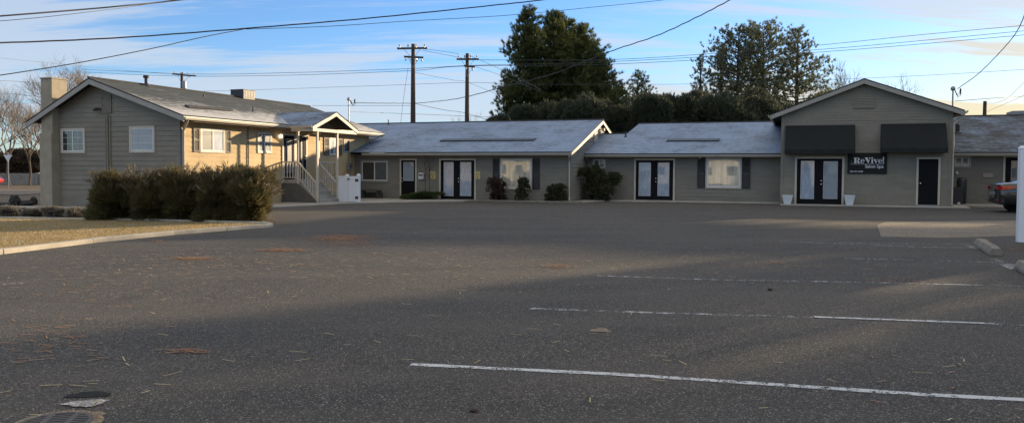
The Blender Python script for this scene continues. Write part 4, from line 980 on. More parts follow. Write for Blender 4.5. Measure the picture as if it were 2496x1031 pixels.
def mast(px, ytop, ybase, Y, label, side, bz=None):
    p = at(px, ytop, Y); b = at(px, ybase, Y); root = empty('service_mast', (p.x, Y, b.z), 0, label, 'service mast')
    mb = MB(); mb.tube([Vector((p.x, Y, b.z-.5)), Vector((p.x, Y, p.z-.08))], .032, 8); mb.build('conduit', M['metal_grey'], root)
    mb = MB(); mb.lathe(Vector((p.x, Y, p.z-.12)), [(.05, 0), (.09, .03), (.10, .10), (.07, .17), (.02, .2)], 10); mb.build('weatherhead', M['metal_grey'], root, smooth=True)
    mb = MB(); x = p.x
    for k in range(3):
        mb.tube([Vector((x+side*(.05+.03*k), Y-.05+.04*k, p.z-.08)), Vector((x+side*(.16+.04*k), Y, p.z-.30-.06*k)), Vector((x+side*(.30+.03*k), Y, p.z-.22-.05*k)), Vector((x+side*(.32+.02*k), Y, p.z-.02))], .014, 5)
    mb.build('cable_loop', M['wire_black'], root); return root, Vector((x+side*.3, Y, p.z-.02))
mast(850, 241, 300, W(UE-.1, 37.4).y, 'thin service mast with looped cables behind the porch gable', 1)
mast(2323, 215, 262, 33.5+1.0, 'service mast with looped cables at the right corner of the salon roof', 1)
# ------------------------------------------------------------------ wires
def cat3(P, n=10):
    out = []
    Q = [P[0]*2-P[1]]+P+[P[-1]*2-P[-2]]
    for i in range(1, len(Q)-2):
        for j in range(n):
            t = j/n; a, b, c, d = Q[i-1], Q[i], Q[i+1], Q[i+2]
            out.append((b*2+(c-a)*t+(a*2-b*5+c*4-d)*t*t+(-a+b*3-c*3+d)*t**3)*.5)
    return out+[P[-1]]
def wire(pts, r, mat, label, group=None, wob=0):
    P = cat3([at(x, y, Y) for x, y, Y in pts])
    if wob: P = [p+Z*wob*math.sin(i*1.9) for i, p in enumerate(P)]
    mb = MB(); mb.tube(P, r, 5); return tag(mb.build('power_line', M[mat], None), label, 'power line', group)
wire([(-300, 62, 20), (0, 40, 22), (200, 24, 24), (300, 15, 25), (460, -2, 27), (800, -50, 30)], .024, 'wire_black', 'thick black cable crossing the top left corner')
wire([(-300, 70, 20), (0, 52, 22), (200, 32, 24), (390, 6, 27), (700, -50, 30)], .010, 'wire_grey', 'thin wire just under the thick cable in the top left corner')
wire([(-400, 114, 20), (0, 105, 24), (300, 92, 27), (600, 70, 30), (900, 45, 32), (1200, 14, 34), (1350, -3, 35), (1700, -50, 38)], .026, 'wire_black', 'thick black bundle running across the upper sky from the left edge', wob=.004)
wire([(600, 72, 30), (800, 65, 32), (1000, 52, 34), (1240, 38, 36), (1450, 18, 38), (1640, -2, 40), (2000, -50, 44)], .012, 'wire_black', 'thin wire rising to the top edge between the tall pine and the sky bundle')
wire([(600, 71, 30), (500, 90, 28), (370, 119, 26), (200, 152, 24), (0, 184, 22), (-300, 225, 20)], .015, 'wire_black', 'drop wire falling left from the thick bundle across the house chimney sky')
wire([(1900, -60, 25), (1785, -2, 26), (1700, 42, 28), (1600, 88, 30), (1482, 128, 32), (1350, 180, 36), (1240, 209, 39), (1130, 238, 42), (1060, 248, 49), (1010, 252, 54.6), (930, 252, 48), (862, 251, 41)], .020, 'wire_black', 'twisted black service cable swooping past the tall pine down to the thin mast', wob=.01)
wire([(2510, 5, 24), (2480, 75, 27), (2440, 125, 29), (2385, 180, 32), (2334, 217, 34.5)], .015, 'wire_black', 'service cable dropping steeply to the mast on the salon corner', wob=.004)
wire([(2700, 45, 50), (2496, 63, 54), (2240, 86, 58), (1985, 112, 60), (1740, 131, 60), (1486, 146, 58), (1167, 147, 56)], .018, 'wire_grey', 'highest of the three wires stretched behind both pine groups')
wire([(2700, 56, 50), (2496, 76, 54), (1990, 122, 60), (1490, 151, 58), (1157, 160, 56), (1000, 168, 62), (700, 178, 70), (474, 181, 78), (200, 170, 90)], .018, 'wire_grey', 'middle one of the three wires stretched behind both pine groups')
wire([(2700, 66, 50), (2496, 86, 54), (1995, 128, 60), (1495, 157, 58), (1131, 162, 56), (1000, 173, 62), (700, 184, 70), (430, 186, 78), (200, 176, 90)], .018, 'wire_grey', 'lowest of the three wires stretched behind both pine groups')
wire([(2700, 155, 50), (2496, 170, 52), (2160, 189, 56), (1700, 205, 58), (1300, 206, 57), (1139, 202, 56), (900, 210, 60), (480, 223, 74), (200, 222, 90)], .012, 'wire_grey', 'single thin wire low in the sky behind the salon peak')
wire([(2700, 218, 50), (2496, 235, 45), (2420, 240, 40), (2328, 247, 36)], .013, 'wire_grey', 'nearly level wire right of the salon mast')
wire([(2600, 95, 50), (2496, 202, 54), (2455, 240, 56), (2425, 252, 57), (2405, 254, 57.5), (2403, 282, 57.8)], .011, 'wire_grey', 'thin wire sagging down to the bare wooden pole top')
wire([(2600, 180, 50), (2496, 233, 54), (2400, 275, 58)], .011, 'wire_grey', 'thin straight wire slanting down to the roof of the right wing')
wire([(975, 117, 55), (1041, 121, 55.2), (1080, 126, 55.6), (1118, 132, 56)], .012, 'wire_grey', 'upper wire linking the crossarms of the two nearer poles')
wire([(1030, 124, 55.2), (1080, 133, 55.6), (1125, 142, 56)], .012, 'wire_grey', 'lower wire linking the crossarms of the two nearer poles')
wire([(1139, 133, 56), (1190, 156, 52), (1245, 181, 48), (1320, 220, 44)], .012, 'wire_grey', 'upper wire running down right from the pole into the tall pine')
wire([(1157, 163, 56), (1200, 177, 54), (1243, 193, 50), (1320, 225, 48)], .012, 'wire_grey', 'lower wire running down right from the pole into the tall pine')
wire([(855, 273, 48), (1000, 278, 56), (1180, 285, 66), (1300, 288, 74)], .013, 'wire_grey', 'upper of two low level wires just above the centre wing ridge')
wire([(760, 258, 60), (900, 258, 58), (1000, 258, 56)], .012, 'wire_grey', 'short level wire between the house roof and the tallest pole')
wire([(1007, 252, 55), (1080, 268, 56), (1130, 275, 57), (1180, 290, 60), (1200, 300, 62)], .015, 'wire_black', 'black cable dropping right from the tallest pole to behind the centre wing roof')
wire([(1010, 177, 55), (1100, 195, 55.6), (1139, 201, 56), (1220, 234, 52)], .010, 'wire_grey', 'faint wire slanting from the tallest pole past the second pole')
wire([(995, 165, 55.3), (985, 230, 56), (976, 305, 57)], .012, 'wire_grey', 'steel guy wire falling left of the tallest pole')
wire([(-300, 190, 40), (0, 197, 46), (95, 203, 50), (240, 210, 60)], .012, 'wire_grey', 'upper of two thin wires meeting the chimney from the left')
wire([(-300, 222, 40), (0, 228, 46), (95, 236, 50), (240, 245, 60)], .012, 'wire_grey', 'lower of two thin wires meeting the chimney from the left')
wire([(-200, 120, 60), (0, 142, 70), (300, 172, 90), (420, 182, 78)], .012, 'wire_grey', 'very faint wire rising left from the distant pole')

# ------------------------------------------------------------------ small things at the walls
def text(body, size, mat, loc, rot, parent, name='lettering', off=0, sx=1, align='LEFT', extr=.002, shear=0):
    cu = bpy.data.curves.new(name, 'FONT'); cu.body = body; cu.size = size; cu.offset = off; cu.extrude = extr; cu.align_x = align; cu.shear = shear; cu.resolution_u = 4
    o = bpy.data.objects.new(name, cu); COL.objects.link(o); dg = bpy.context.evaluated_depsgraph_get()
    me = bpy.data.meshes.new_from_object(o.evaluated_get(dg)); bpy.data.objects.remove(o); bpy.data.curves.remove(cu)
    me.materials.clear(); me.materials.append(mat)
    n = bpy.data.objects.new(name, me); COL.objects.link(n)
    Mx = Matrix.Translation(loc) @ rot.to_4x4() @ Matrix.Diagonal((sx, 1, 1, 1))
    me.transform(rootmat(toproot(parent)).inverted() @ Mx); n.parent = parent; return n
ROTW = Matrix((U, Z, -V)).transposed()
sr = w4.rect(2066, 373, 2162, 424); so = .80
s0, _ = hv(2066, 400, V4-.07); s1, _ = hv(2162, 400, V4-.07); _, sz1 = hv(2114, 373, V4-.07); _, sz0 = hv(2114, 424, V4-.07)
sg = empty('shop_sign', W((s0+s1)/2, V4-.04, sz0), -TH, 'dark rectangular salon sign with white lettering, hung between the two black awnings', 'sign')
mb = MB(); mb.uvbox(s0, s1, V4-.07, V4-.025, sz0, sz1); mb.build('panel', M['sign_face'], sg, bevel=.004)
SW, SH = s1-s0, sz1-sz0; sv = V4-.072
P = lambda fx, fy: W(s0+SW*fx, sv, sz0+SH*fy)
def glyph(mb, pts, fx, fy, w, h):
    """fat-face letter strokes as polygons in a unit box"""
    for pg in pts:
        vs = [P(fx+w*a, fy+h*b) for a, b in pg]; n = len(vs)
        mb.mesh([p-V*.001 for p in vs]+[p-V*.004 for p in vs], [tuple(range(n)), tuple(range(n, 2*n))[::-1]]+[(k, (k+1) % n, n+(k+1) % n, n+k) for k in range(n)])
def ringpoly(cx, cy, rx, ry, a0, a1, t0, t1, n=12):
    out = []
    for k in range(n):
        q0 = a0+(a1-a0)*k/n; q1 = a0+(a1-a0)*(k+1)/n
        f = lambda q: t0+(t1-t0)*abs(math.cos(q))
        out.append([(cx+rx*math.cos(q0), cy+ry*math.sin(q0)), (cx+rx*math.cos(q1), cy+ry*math.sin(q1)), (cx+(rx-f(q1))*math.cos(q1), cy+(ry-t0)*math.sin(q1)), (cx+(rx-f(q0))*math.cos(q0), cy+(ry-t0)*math.sin(q0))])
    return out
pi = math.pi
G_R = [[(0, 0), (.52, 0), (.52, .07), (0, .07)], [(.10, .07), (.42, .07), (.42, .93), (.10, .93)], [(0, .93), (.55, .93), (.55, 1), (0, 1)], [(.50, .45), (.74, .45), (1.02, 0), (.66, 0)]]+ringpoly(.50, .73, .44, .27, -pi/2, pi/2, .07, .27)
G_e = ringpoly(.5, .5, .5, .5, 0, 2*pi-.75, .10, .30)+[[(.22, .44), (.92, .44), (.92, .54), (.22, .54)]]
G_V = [[(0, .93), (.55, .93), (.55, 1), (0, 1)], [(.06, .93), (.44, .93), (.68, .25), (.56, 0)], [(.56, 0), (.68, .25), (.88, .93), (.80, .93)], [(.66, .93), (1.02, .93), (1.02, 1), (.66, 1)]]
G_i = [[(0, 0), (1, 0), (1, .08), (0, .08)], [(.2, .08), (.8, .08), (.8, .92), (.2, .92)], [(0, .92), (.8, .92), (.8, 1), (0, 1)], [(.2, 1.18), (.8, 1.18), (.8, 1.44), (.2, 1.44)]]
G_x = [[(.25, .32), (.75, .32), (1.0, 1), (.0, 1)], [(.15, 0), (.85, 0), (.85, .22), (.15, .22)]]
mb = MB(); fy, H, h = .50, .275, .20
glyph(mb, G_R, .155, fy, .165, H); glyph(mb, G_e, .330, fy, .105, h); glyph(mb, G_V, .435, fy, .165, H); glyph(mb, G_i, .597, fy, .060, h)
glyph(mb, G_V, .655, fy, .125, h); glyph(mb, G_e, .780, fy, .105, h); glyph(mb, G_x, .888, fy, .040, H*1.08)
mb.build('lettering', M['sign_white'], sg, recalc=False)
mb = MB(); glyph(mb, [[(0, 0), (1, 0), (1, 1), (0, 1)]], .07, .455, .86, .012); mb.build('rule', M['sign_white'], sg)
text('Salon Spa', SH*.21, M['sign_white'], P(.915, .285), ROTW, sg, align='RIGHT', off=.003)
text('208-452-4580', SH*.105, M['sign_white'], P(.055, .075), ROTW, sg, off=.001)
mb = MB(); glyph(mb, [[(.5, 0), (.95, .35), (.6, 1), (.45, .6)], [(.45, 0), (.05, .4), (.3, .9), (.5, .5)]], .07, .52, .055, .12); mb.build('emblem', M['sign_green'], sg)
def planter(px, label):
    a0 = hv(px-14, 480, V4-.45)[0]; a1 = hv(px+13, 480, V4-.45)[0]; c = (a0+a1)/2; zt = hv(px, 476, V4-.45)[1]; gz = g(W(c, 37).x)+.04
    w1_, w0_ = (a1-a0)/2, (a1-a0)/2*.60; v = V4-.45; mb = MB()
    R0 = lambda w, z: [W(c-w, v-w, z), W(c+w, v-w, z), W(c+w, v+w, z), W(c-w, v+w, z)]
    vs = R0(w0_, gz)+R0(w1_, zt)+R0(w1_-.03, zt)+R0(w1_-.06, zt-.08)
    mb.mesh(vs, [(3, 2, 1, 0)]+[(i*4+k, i*4+(k+1) % 4, (i+1)*4+(k+1) % 4, (i+1)*4+k) for i in range(3) for k in range(4)]+[(12, 13, 14, 15)])
    return tag(mb.build('planter', M['planter'], None, bevel=.008), label, 'planter', 'white planters beside the salon doors')
planter(1920, 'empty white tapered planter left of the salon double door'); planter(2071, 'empty white tapered planter right of the salon double door')
def notice(px, label):
    a0, a1, z0, z1 = w1.rect(px-6, 418, px+6, 436); r_ = empty('notice_sign', W((a0+a1)/2, V1-.03, z0), -TH, label, 'notice', 'yellow notices beside the centre double door')
    mb = MB(); mb.uvbox(a0, a1, V1-.035, V1-.022, z0, z1); mb.build('board', M['notice'], r_)
    mb = MB(); w = a1-a0; h = z1-z0
    for fx, fy, fw, fh in ((.12, .82, .76, .05), (.15, .55, .3, .10), (.5, .55, .35, .10), (.2, .47, .6, .04), (.38, .12, .26, .2)):
        mb.uvbox(a0+w*fx, a0+w*(fx+fw), V1-.039, V1-.0352, z0+h*fy, z0+h*(fy+fh))
    mb.build('printing', M['notice_ink'], r_)
notice(1056, 'small yellow notice on the wall left of the centre double door'); notice(1165, 'small yellow notice on the wall right of the centre double door')
a0, a1, z0, z1 = w1.rect(1022, 421, 1034, 437)
mbx = empty('mailbox', W((a0+a1)/2, V1-.05, z0), -TH, 'white wall mailbox with dark lid beside the single black door', 'mailbox')
mb = MB(); mb.hexa([W(a0, V1-.12, z0), W(a1, V1-.12, z0), W(a1, V1-.025, z0), W(a0, V1-.025, z0)], [W(a0, V1-.12, z1-.09), W(a1, V1-.12, z1-.09), W(a1, V1-.025, z1), W(a0, V1-.025, z1)]); mb.build('box', M['paper'], mbx, bevel=.008)
mb = MB(); mb.hexa([W(a0+.02, V1-.128, z1-.16), W(a1-.02, V1-.128, z1-.16), W(a1-.02, V1-.122, z1-.16), W(a0+.02, V1-.122, z1-.16)], [W(a0+.03, V1-.128, z1-.10), W(a1-.03, V1-.128, z1-.10), W(a1-.03, V1-.122, z1-.10), W(a0+.03, V1-.122, z1-.10)]); mb.build('slot', M['black_door'], mbx)
a0, a1, z0, z1 = w5.rect(2395, 422, 2420, 433); mb = MB(); mb.uvbox(a0, a1, V5-.05, V5-.022, z0, z1); tag(mb.build('wall_plaque', M['plaque'], None, bevel=.005), 'blank tan plaque on the right wing wall above the car', 'plaque')
# bench by the centre wing
a0, _ = hv(881, 480, V1-.5); a1, _ = hv(928, 480, V1-.5)
bn = empty('bench', W((a0+a1)/2, V1-.5, 0), -TH, 'low dark wooden bench under the left window of the centre wing', 'bench')
gz = g(W(a0, V1).x)+.05
mb = MB()
for k in range(3): mb.uvbox(a0, a1, V1-.72+k*.14, V1-.60+k*.14, gz+.40, gz+.44)
mb.build('seat', M['wood_old'], bn, bevel=.006)
for a in (a0+.08, a1-.16):
    mb = MB(); mb.uvbox(a, a+.08, V1-.70, V1-.32, gz, gz+.399); mb.build('leg', M['wood_old'], bn)
mb = MB(); mb.uvbox(a0, a1, V1-.30, V1-.27, gz+.02, gz+.30); mb.build('back_panel', M['wood_old'], bn)
# bins / covered grill at the right wing
vb = V5-1.0; b0, zt = hv(2338, 432, vb); bl, _ = hv(2320, 460, vb); br_, _ = hv(2352, 460, vb); gz = g(W(b0, vb).x)+.05
bc = (bl+br_)/2; bw = (br_-bl)/2
gb = empty('covered_grill', W(bc, vb, gz), -TH, 'dark covered grill standing in the corner between the salon and the right wing', 'grill')
mb = MB(); prof = [(bw*1.05, 0), (bw*1.0, .25), (bw*.98, .78), (bw*.75, .84)]; 
mb.hexa([W(bc-bw, vb-.3, gz), W(bc+bw*.6, vb-.3, gz), W(bc+bw*.6, vb+.3, gz), W(bc-bw, vb+.3, gz)], [W(bc-bw*.95, vb-.27, gz+.75), W(bc+bw*.62, vb-.27, gz+.78), W(bc+bw*.62, vb+.27, gz+.78), W(bc-bw*.95, vb+.27, gz+.75)]); mb.build('cabinet', M['plastic_black'], gb, bevel=.04)
zt = hv(2338, 432, vb)[1]; c2 = W((b0+bc)/2+.12, vb, gz)
mb = MB(); mb.lathe(c2, [(bw*.75, .02), (bw*.78, .8), (bw*.8, 1.05), (bw*.62, 1.2), (bw*.40, zt-gz-.06), (bw*.35, zt-gz)], 14); mb.build('cover', M['metal_dark'], gb, smooth=True)
mb = MB(); mb.blob(W(bl+.22, vb-.45, gz+.05), .07, .05, .05); tag(mb.build('stone', M['planter'], None, smooth=True), 'small white stone on the walk in front of the covered grill', 'stone')
# ------------------------------------------------------------------ white vinyl gate by the porch
vg = 31.45
def post(mb, u, v, z0, z1, s=.055):
    mb.uvbox(u-s, u+s, v-s, v+s, z0, z1); mb.hexa([W(u-s-.012, v-s-.012, z1), W(u+s+.012, v-s-.012, z1), W(u+s+.012, v+s+.012, z1), W(u-s-.012, v+s+.012, z1)], [W(u-s*.4, v-s*.4, z1+.06), W(u+s*.4, v-s*.4, z1+.06), W(u+s*.4, v+s*.4, z1+.06), W(u-s*.4, v+s*.4, z1+.06)])
f0, _ = hv(824, 460, vg); f1, zt = hv(846, 428, vg); f2, _ = hv(874, 428, vg); gz = g(W(f1, vg).x)
gt = empty('vinyl_gate', W((f0+f2)/2, vg, gz), -TH, 'white vinyl fence panel and gate with black hinges beside the porch steps', 'gate')
mb = MB(); post(mb, f1, vg, gz, zt, .07); mb.build('post', M['white_vinyl'], gt, bevel=.005)
mb = MB(); post(mb, f2, vg, gz, zt+.03, .07); mb.build('post', M['white_vinyl'], gt, bevel=.005)
mb = MB(); mb.uvbox(f0, f1-.072, vg-.02, vg+.02, gz+.08, zt-.12); mb.uvbox(f0, f1-.072, vg-.035, vg+.035, zt-.119, zt-.02); mb.uvbox(f0, f1-.072, vg-.035, vg+.035, gz+.03, gz+.079)
mb.build('fence_panel', M['white_vinyl'], gt, bevel=.004)
mb = MB(); e0, e1 = f1+.09, f2-.09; mb.uvbox(e0, e0+.09, vg-.03, vg+.03, gz+.06, zt-.03); mb.uvbox(e1-.09, e1, vg-.03, vg+.03, gz+.06, zt-.03)
mb.uvbox(e0+.091, e1-.091, vg-.028, vg+.028, zt-.15, zt-.032); mb.uvbox(e0+.091, e1-.091, vg-.028, vg+.028, gz+.062, gz+.18)
for k in range(3): w = (e1-e0-.184)/3; mb.uvbox(e0+.092+k*w, e0+.088+(k+1)*w, vg-.014, vg+.014, gz+.181, zt-.151)
gate = mb.build('gate_leaf', M['white_vinyl'], gt, bevel=.003)
for z in (zt-.22, gz+.25):
    mb = MB(); mb.uvbox(e1-.05, f2+.03, vg-.085, vg-.071, z-.06, z+.06); mb.build('hinge', M['metal_dark'], gate)
mb = MB(); mb.uvbox(e0-.04, e0+.07, vg-.075, vg-.035, zt-.2, zt-.14); mb.build('latch', M['metal_dark'], gate)
# white fence at the right edge
A = gp(2486, 590); A.z = g(A.x); zt = at(2482, 362, A.y).z
fn = empty('vinyl_fence', (A.x, A.y, A.z), 0, 'tall white vinyl fence end cut off by the right edge of the picture', 'fence')
D = Vector((.985, -.17, 0)); Nn = Vector((.17, .985, 0))
def fp(name, s, mat='white_vinyl'):
    c = A+D*s; mb = MB(); h = .063; H = zt-A.z
    mb.obox(c+Z*(H/2+.0), D*h, Nn*h, Z*(H/2)); mb.hexa([c+D*a*.075+Nn*b*.075+Z*(H+.0) for a, b in ((-1, -1), (1, -1), (1, 1), (-1, 1))], [c+D*a*.03+Nn*b*.03+Z*(H+.06) for a, b in ((-1, -1), (1, -1), (1, 1), (-1, 1))])
    mb.build('post', M[mat], fn, bevel=.004)
for s in (0, 2.4): 
    fp('post', s)
mb = MB()
for s in (0,):
    c = A+D*(s+1.2); H = zt-A.z
    mb.obox(c+Z*(H-.16), D*1.13, Nn*.03, Z*.07); mb.obox(c+Z*.12, D*1.13, Nn*.03, Z*.06)
    for k in range(12): mb.obox(A+D*(s+.07+(k+.5)*.188)+Z*(H/2-.02), D*.091, Nn*.012, Z*(H/2-.20))
mb.build('panel', M['white_vinyl'], fn)

# ------------------------------------------------------------------ cars
def car(name, loc, ang, paint_, label, group=None):
    root = empty(name, loc, ang, label, 'car')
    RM = rootmat(root); T = lambda x, y, z: RM @ Vector((x, y, z))
    # side profile (x from rear 0 to front 4.7): lower sill, belt, shoulder; cabin separately
    st = [(0.0, .42, .62, .97, .60), (.06, .33, .60, 1.06, .74), (.22, .26, .60, 1.12, .83), (.55, .24, .62, 1.14, .88), (.95, .22, .62, 1.10, .905), (1.5, .20, .6, 1.02, .915), (2.4, .19, .58, .98, .92), (3.2, .20, .56, .96, .915), (3.8, .22, .55, .92, .89), (4.3, .24, .52, .82, .83), (4.6, .30, .5, .70, .70), (4.7, .38, .5, .60, .55)]
    mb = MB(); vs = []
    for x, zb, zm, zt_, w in st:
        half = [(w*.86, zb), (w*.97, zb+.10), (w, zm), (w*.985, zm+(zt_-zm)*.6), (w*.90, zt_-.03), (w*.70, zt_), (0, zt_+.015)]
        vs += [T(x, y, z) for y, z in half]+[T(x, -y, z) for y, z in half[-2::-1]]
    n = 13; m = len(st)
    mb.mesh(vs, [(i*n+j, i*n+(j+1) % n, (i+1)*n+(j+1) % n, (i+1)*n+j) for i in range(m-1) for j in range(n)]+[tuple(range(n)), tuple(range((m-1)*n, m*n))])
    body = mb.build('body', M[paint_], root, smooth=True)
    s = body.modifiers.new('sub', 'SUBSURF'); s.levels = 2; s.render_levels = 2
    cs = [(.55, 1.12, .02), (1.05, 1.30, .62), (1.6, 1.43, .64), (2.3, 1.45, .64), (2.9, 1.36, .62), (3.55, .98, .02)]
    lo = [(.45, .80), (.95, .84), (1.6, .86), (2.3, .86), (2.9, .85), (3.7, .82)]
    vs = []
    for (x, z, w), (xl, wl) in zip(cs, lo):
        wt = .62
        half = [(wl, 1.0), (wl*.93, 1.0+(z-1.0)*.5), (max(wt, .6), z-.03 if z > 1.1 else z-.01), (wt*.6, z+.0), (0, z+.012)]
        vs += [T((x+xl)/2 if i == 0 else x, y, zz) for i, (y, zz) in enumerate(half)]+[T((x+xl)/2 if i == 3 else x, -y, zz) for i, (y, zz) in enumerate(half[-2::-1])]
    n = 9; m = 6
    mb = MB(); mb.mesh(vs, [(i*n+j, i*n+(j+1) % n, (i+1)*n+(j+1) % n, (i+1)*n+j) for i in range(m-1) for j in range(n)]+[tuple(range(n)), tuple(range((m-1)*n, m*n))])
    cab = mb.build('greenhouse', M['car_glass'], root, smooth=True); s = cab.modifiers.new('sub', 'SUBSURF'); s.levels = 1; s.render_levels = 1
    mb = MB()
    vs = []
    for x, z in ((1.15, 1.335), (1.6, 1.425), (2.3, 1.445), (2.75, 1.395)): vs += [T(x, -.58, z+.0), T(x, 0, z+.025), T(x, .58, z+.0)]
    mb.mesh(vs+[v-Z*.04 for v in vs], [(i*3+j, i*3+j+1, i*3+4+j, i*3+3+j) for i in range(3) for j in range(2)]+[(12+i*3+j, 12+i*3+3+j, 12+i*3+4+j, 12+i*3+j+1) for i in range(3) for j in range(2)]+[(0, 3, 15, 12), (3, 6, 18, 15), (6, 9, 21, 18), (2, 14, 17, 5), (5, 17, 20, 8), (8, 20, 23, 11), (0, 12, 13, 1), (1, 13, 14, 2), (9, 10, 22, 21), (10, 11, 23, 22)])
    mb.build('roof', M[paint_], root)
    ax = (T(0, 1, 0)-T(0, 0, 0))
    for x in (.98, 3.75):
        for s_ in (1, -1):
            c = T(x, s_*.80, .33); o = ax*s_
            mb = MB(); mb.lathe(c-o*.02, [(.36, 0), (.36, .135)], 24, o); mb.build('wheel_arch', M['black_hole'], root)
            mb = MB(); mb.lathe(c-o*.10, [(.25, 0), (.32, .02), (.33, .06), (.33, .19), (.32, .225), (.22, .235)], 24, o); ty = mb.build('wheel', M['tyre'], root, smooth=False)
            mb = MB(); mb.lathe(c+o*.115, [(.215, 0), (.215, .025), (.18, .01), (.05, .02), (.04, .03)], 20, o); mb.build('rim', M['nickel'], ty)
    for s_ in (1, -1):
        mb = MB(); vs = []
        for x, y, z0, z1 in ((.50, .905, .93, .99), (.25, .885, .86, 1.0), (.08, .80, .85, 1.0), (-.01, .62, .86, .99), (-.03, .45, .87, .97)):
            vs += [T(x, s_*y, z0), T(x, s_*y, z1)]
        vs2 = [v+(T(.25, 0, .9)-v)*.06 for v in vs]
        mb.mesh(vs+vs2, [(2*i, 2*i+2, 2*i+3, 2*i+1) for i in range(4)]+[(10+2*i, 11+2*i, 13+2*i, 12+2*i) for i in range(4)]+[(2*i, 10+2*i, 12+2*i, 2*i+2) for i in range(4)]+[(2*i+1, 2*i+3, 13+2*i, 11+2*i) for i in range(4)]+[(0, 1, 11, 10), (8, 18, 19, 9)])
        tl = mb.build('tail_light', M['lamp_red'], root)
    mb = MB(); mb.hexa([T(-.035, -.26, .66), T(-.035, .26, .66), T(.02, .26, .66), T(.02, -.26, .66)], [T(-.02, -.26, .78), T(-.02, .26, .78), T(.03, .26, .78), T(.03, -.26, .78)]); mb.build('number_plate', M['metal_grey'], root)
    mb = MB(); vs = []
    for y in (-.78, -.5, 0, .5, .78): xx = .03+.10*(abs(y)/.78)**2; vs += [T(xx-.04, y, .36), T(xx-.05, y, .54), T(xx+.05, y, .54), T(xx+.05, y, .36)]
    mb.mesh(vs, [(i*4+j, i*4+(j+1) % 4, i*4+4+(j+1) % 4, i*4+4+j) for i in range(4) for j in range(4)]+[(0, 1, 2, 3), (16, 17, 18, 19)]); mb.build('bumper', M['plastic_black'], root)
    for s_ in (1, -1):
        mb = MB(); mb.obox(T(-.0, s_*.62, .44), (T(1, 0, 0)-T(0, 0, 0))*.012, ax*.09, Z*.025); mb.build('reflector', M['lamp_red'], root)
    return root
hd = Vector((.962, -.275, 0)); cp = gp(2441, 519); wd = Vector((.275, .962, 0)); cp = cp+wd*.92-hd*.05
car('parked_car', (cp.x, cp.y, g(cp.x)), math.atan2(hd.y, hd.x), 'car_black', 'dark parked sedan with red tail light, rear end showing past the white fence')
q = at(-22, 405, 66); car('parked_car', (q.x-3.95, 66, -.15), 0, 'car_red', 'small red car on the far road, only its end showing at the left edge')
# ------------------------------------------------------------------ vegetation
def unit(n, rng):
    v = rng.normal(size=(n, 3)); return v/np.linalg.norm(v, axis=1, keepdims=True)
def tris(base, d, length, width, rng):
    """one thin triangle per row: base point, direction, length"""
    n = len(base); d = d/np.linalg.norm(d, axis=1, keepdims=True)
    s = np.cross(d, unit(n, rng)); s /= np.linalg.norm(s, axis=1, keepdims=True)+1e-9
    L = length[:, None] if hasattr(length, 'shape') else length; w = width[:, None] if hasattr(width, 'shape') else width
    v = np.empty((n*3, 3)); v[0::3] = base-s*w/2; v[1::3] = base+s*w/2; v[2::3] = base+d*L
    return v
def foliage(name, chunks, mat, parent=None, origin=(0, 0, 0)):
    v = np.concatenate(chunks); f = np.arange(len(v)).reshape(-1, 3); return npmesh(name, v, f, mat, parent, origin)
def sprays(cent, dirs, per, length, width, spread, rng, drop=0):
    n = len(cent); c = np.repeat(cent, per, 0); d = np.repeat(dirs, per, 0)+unit(n*per, rng)*spread
    d[:, 2] -= drop; L = length*rng.uniform(.6, 1.25, n*per); return tris(c+unit(n*per, rng)*length*.25, d, L, width*rng.uniform(.7, 1.3, n*per), rng)
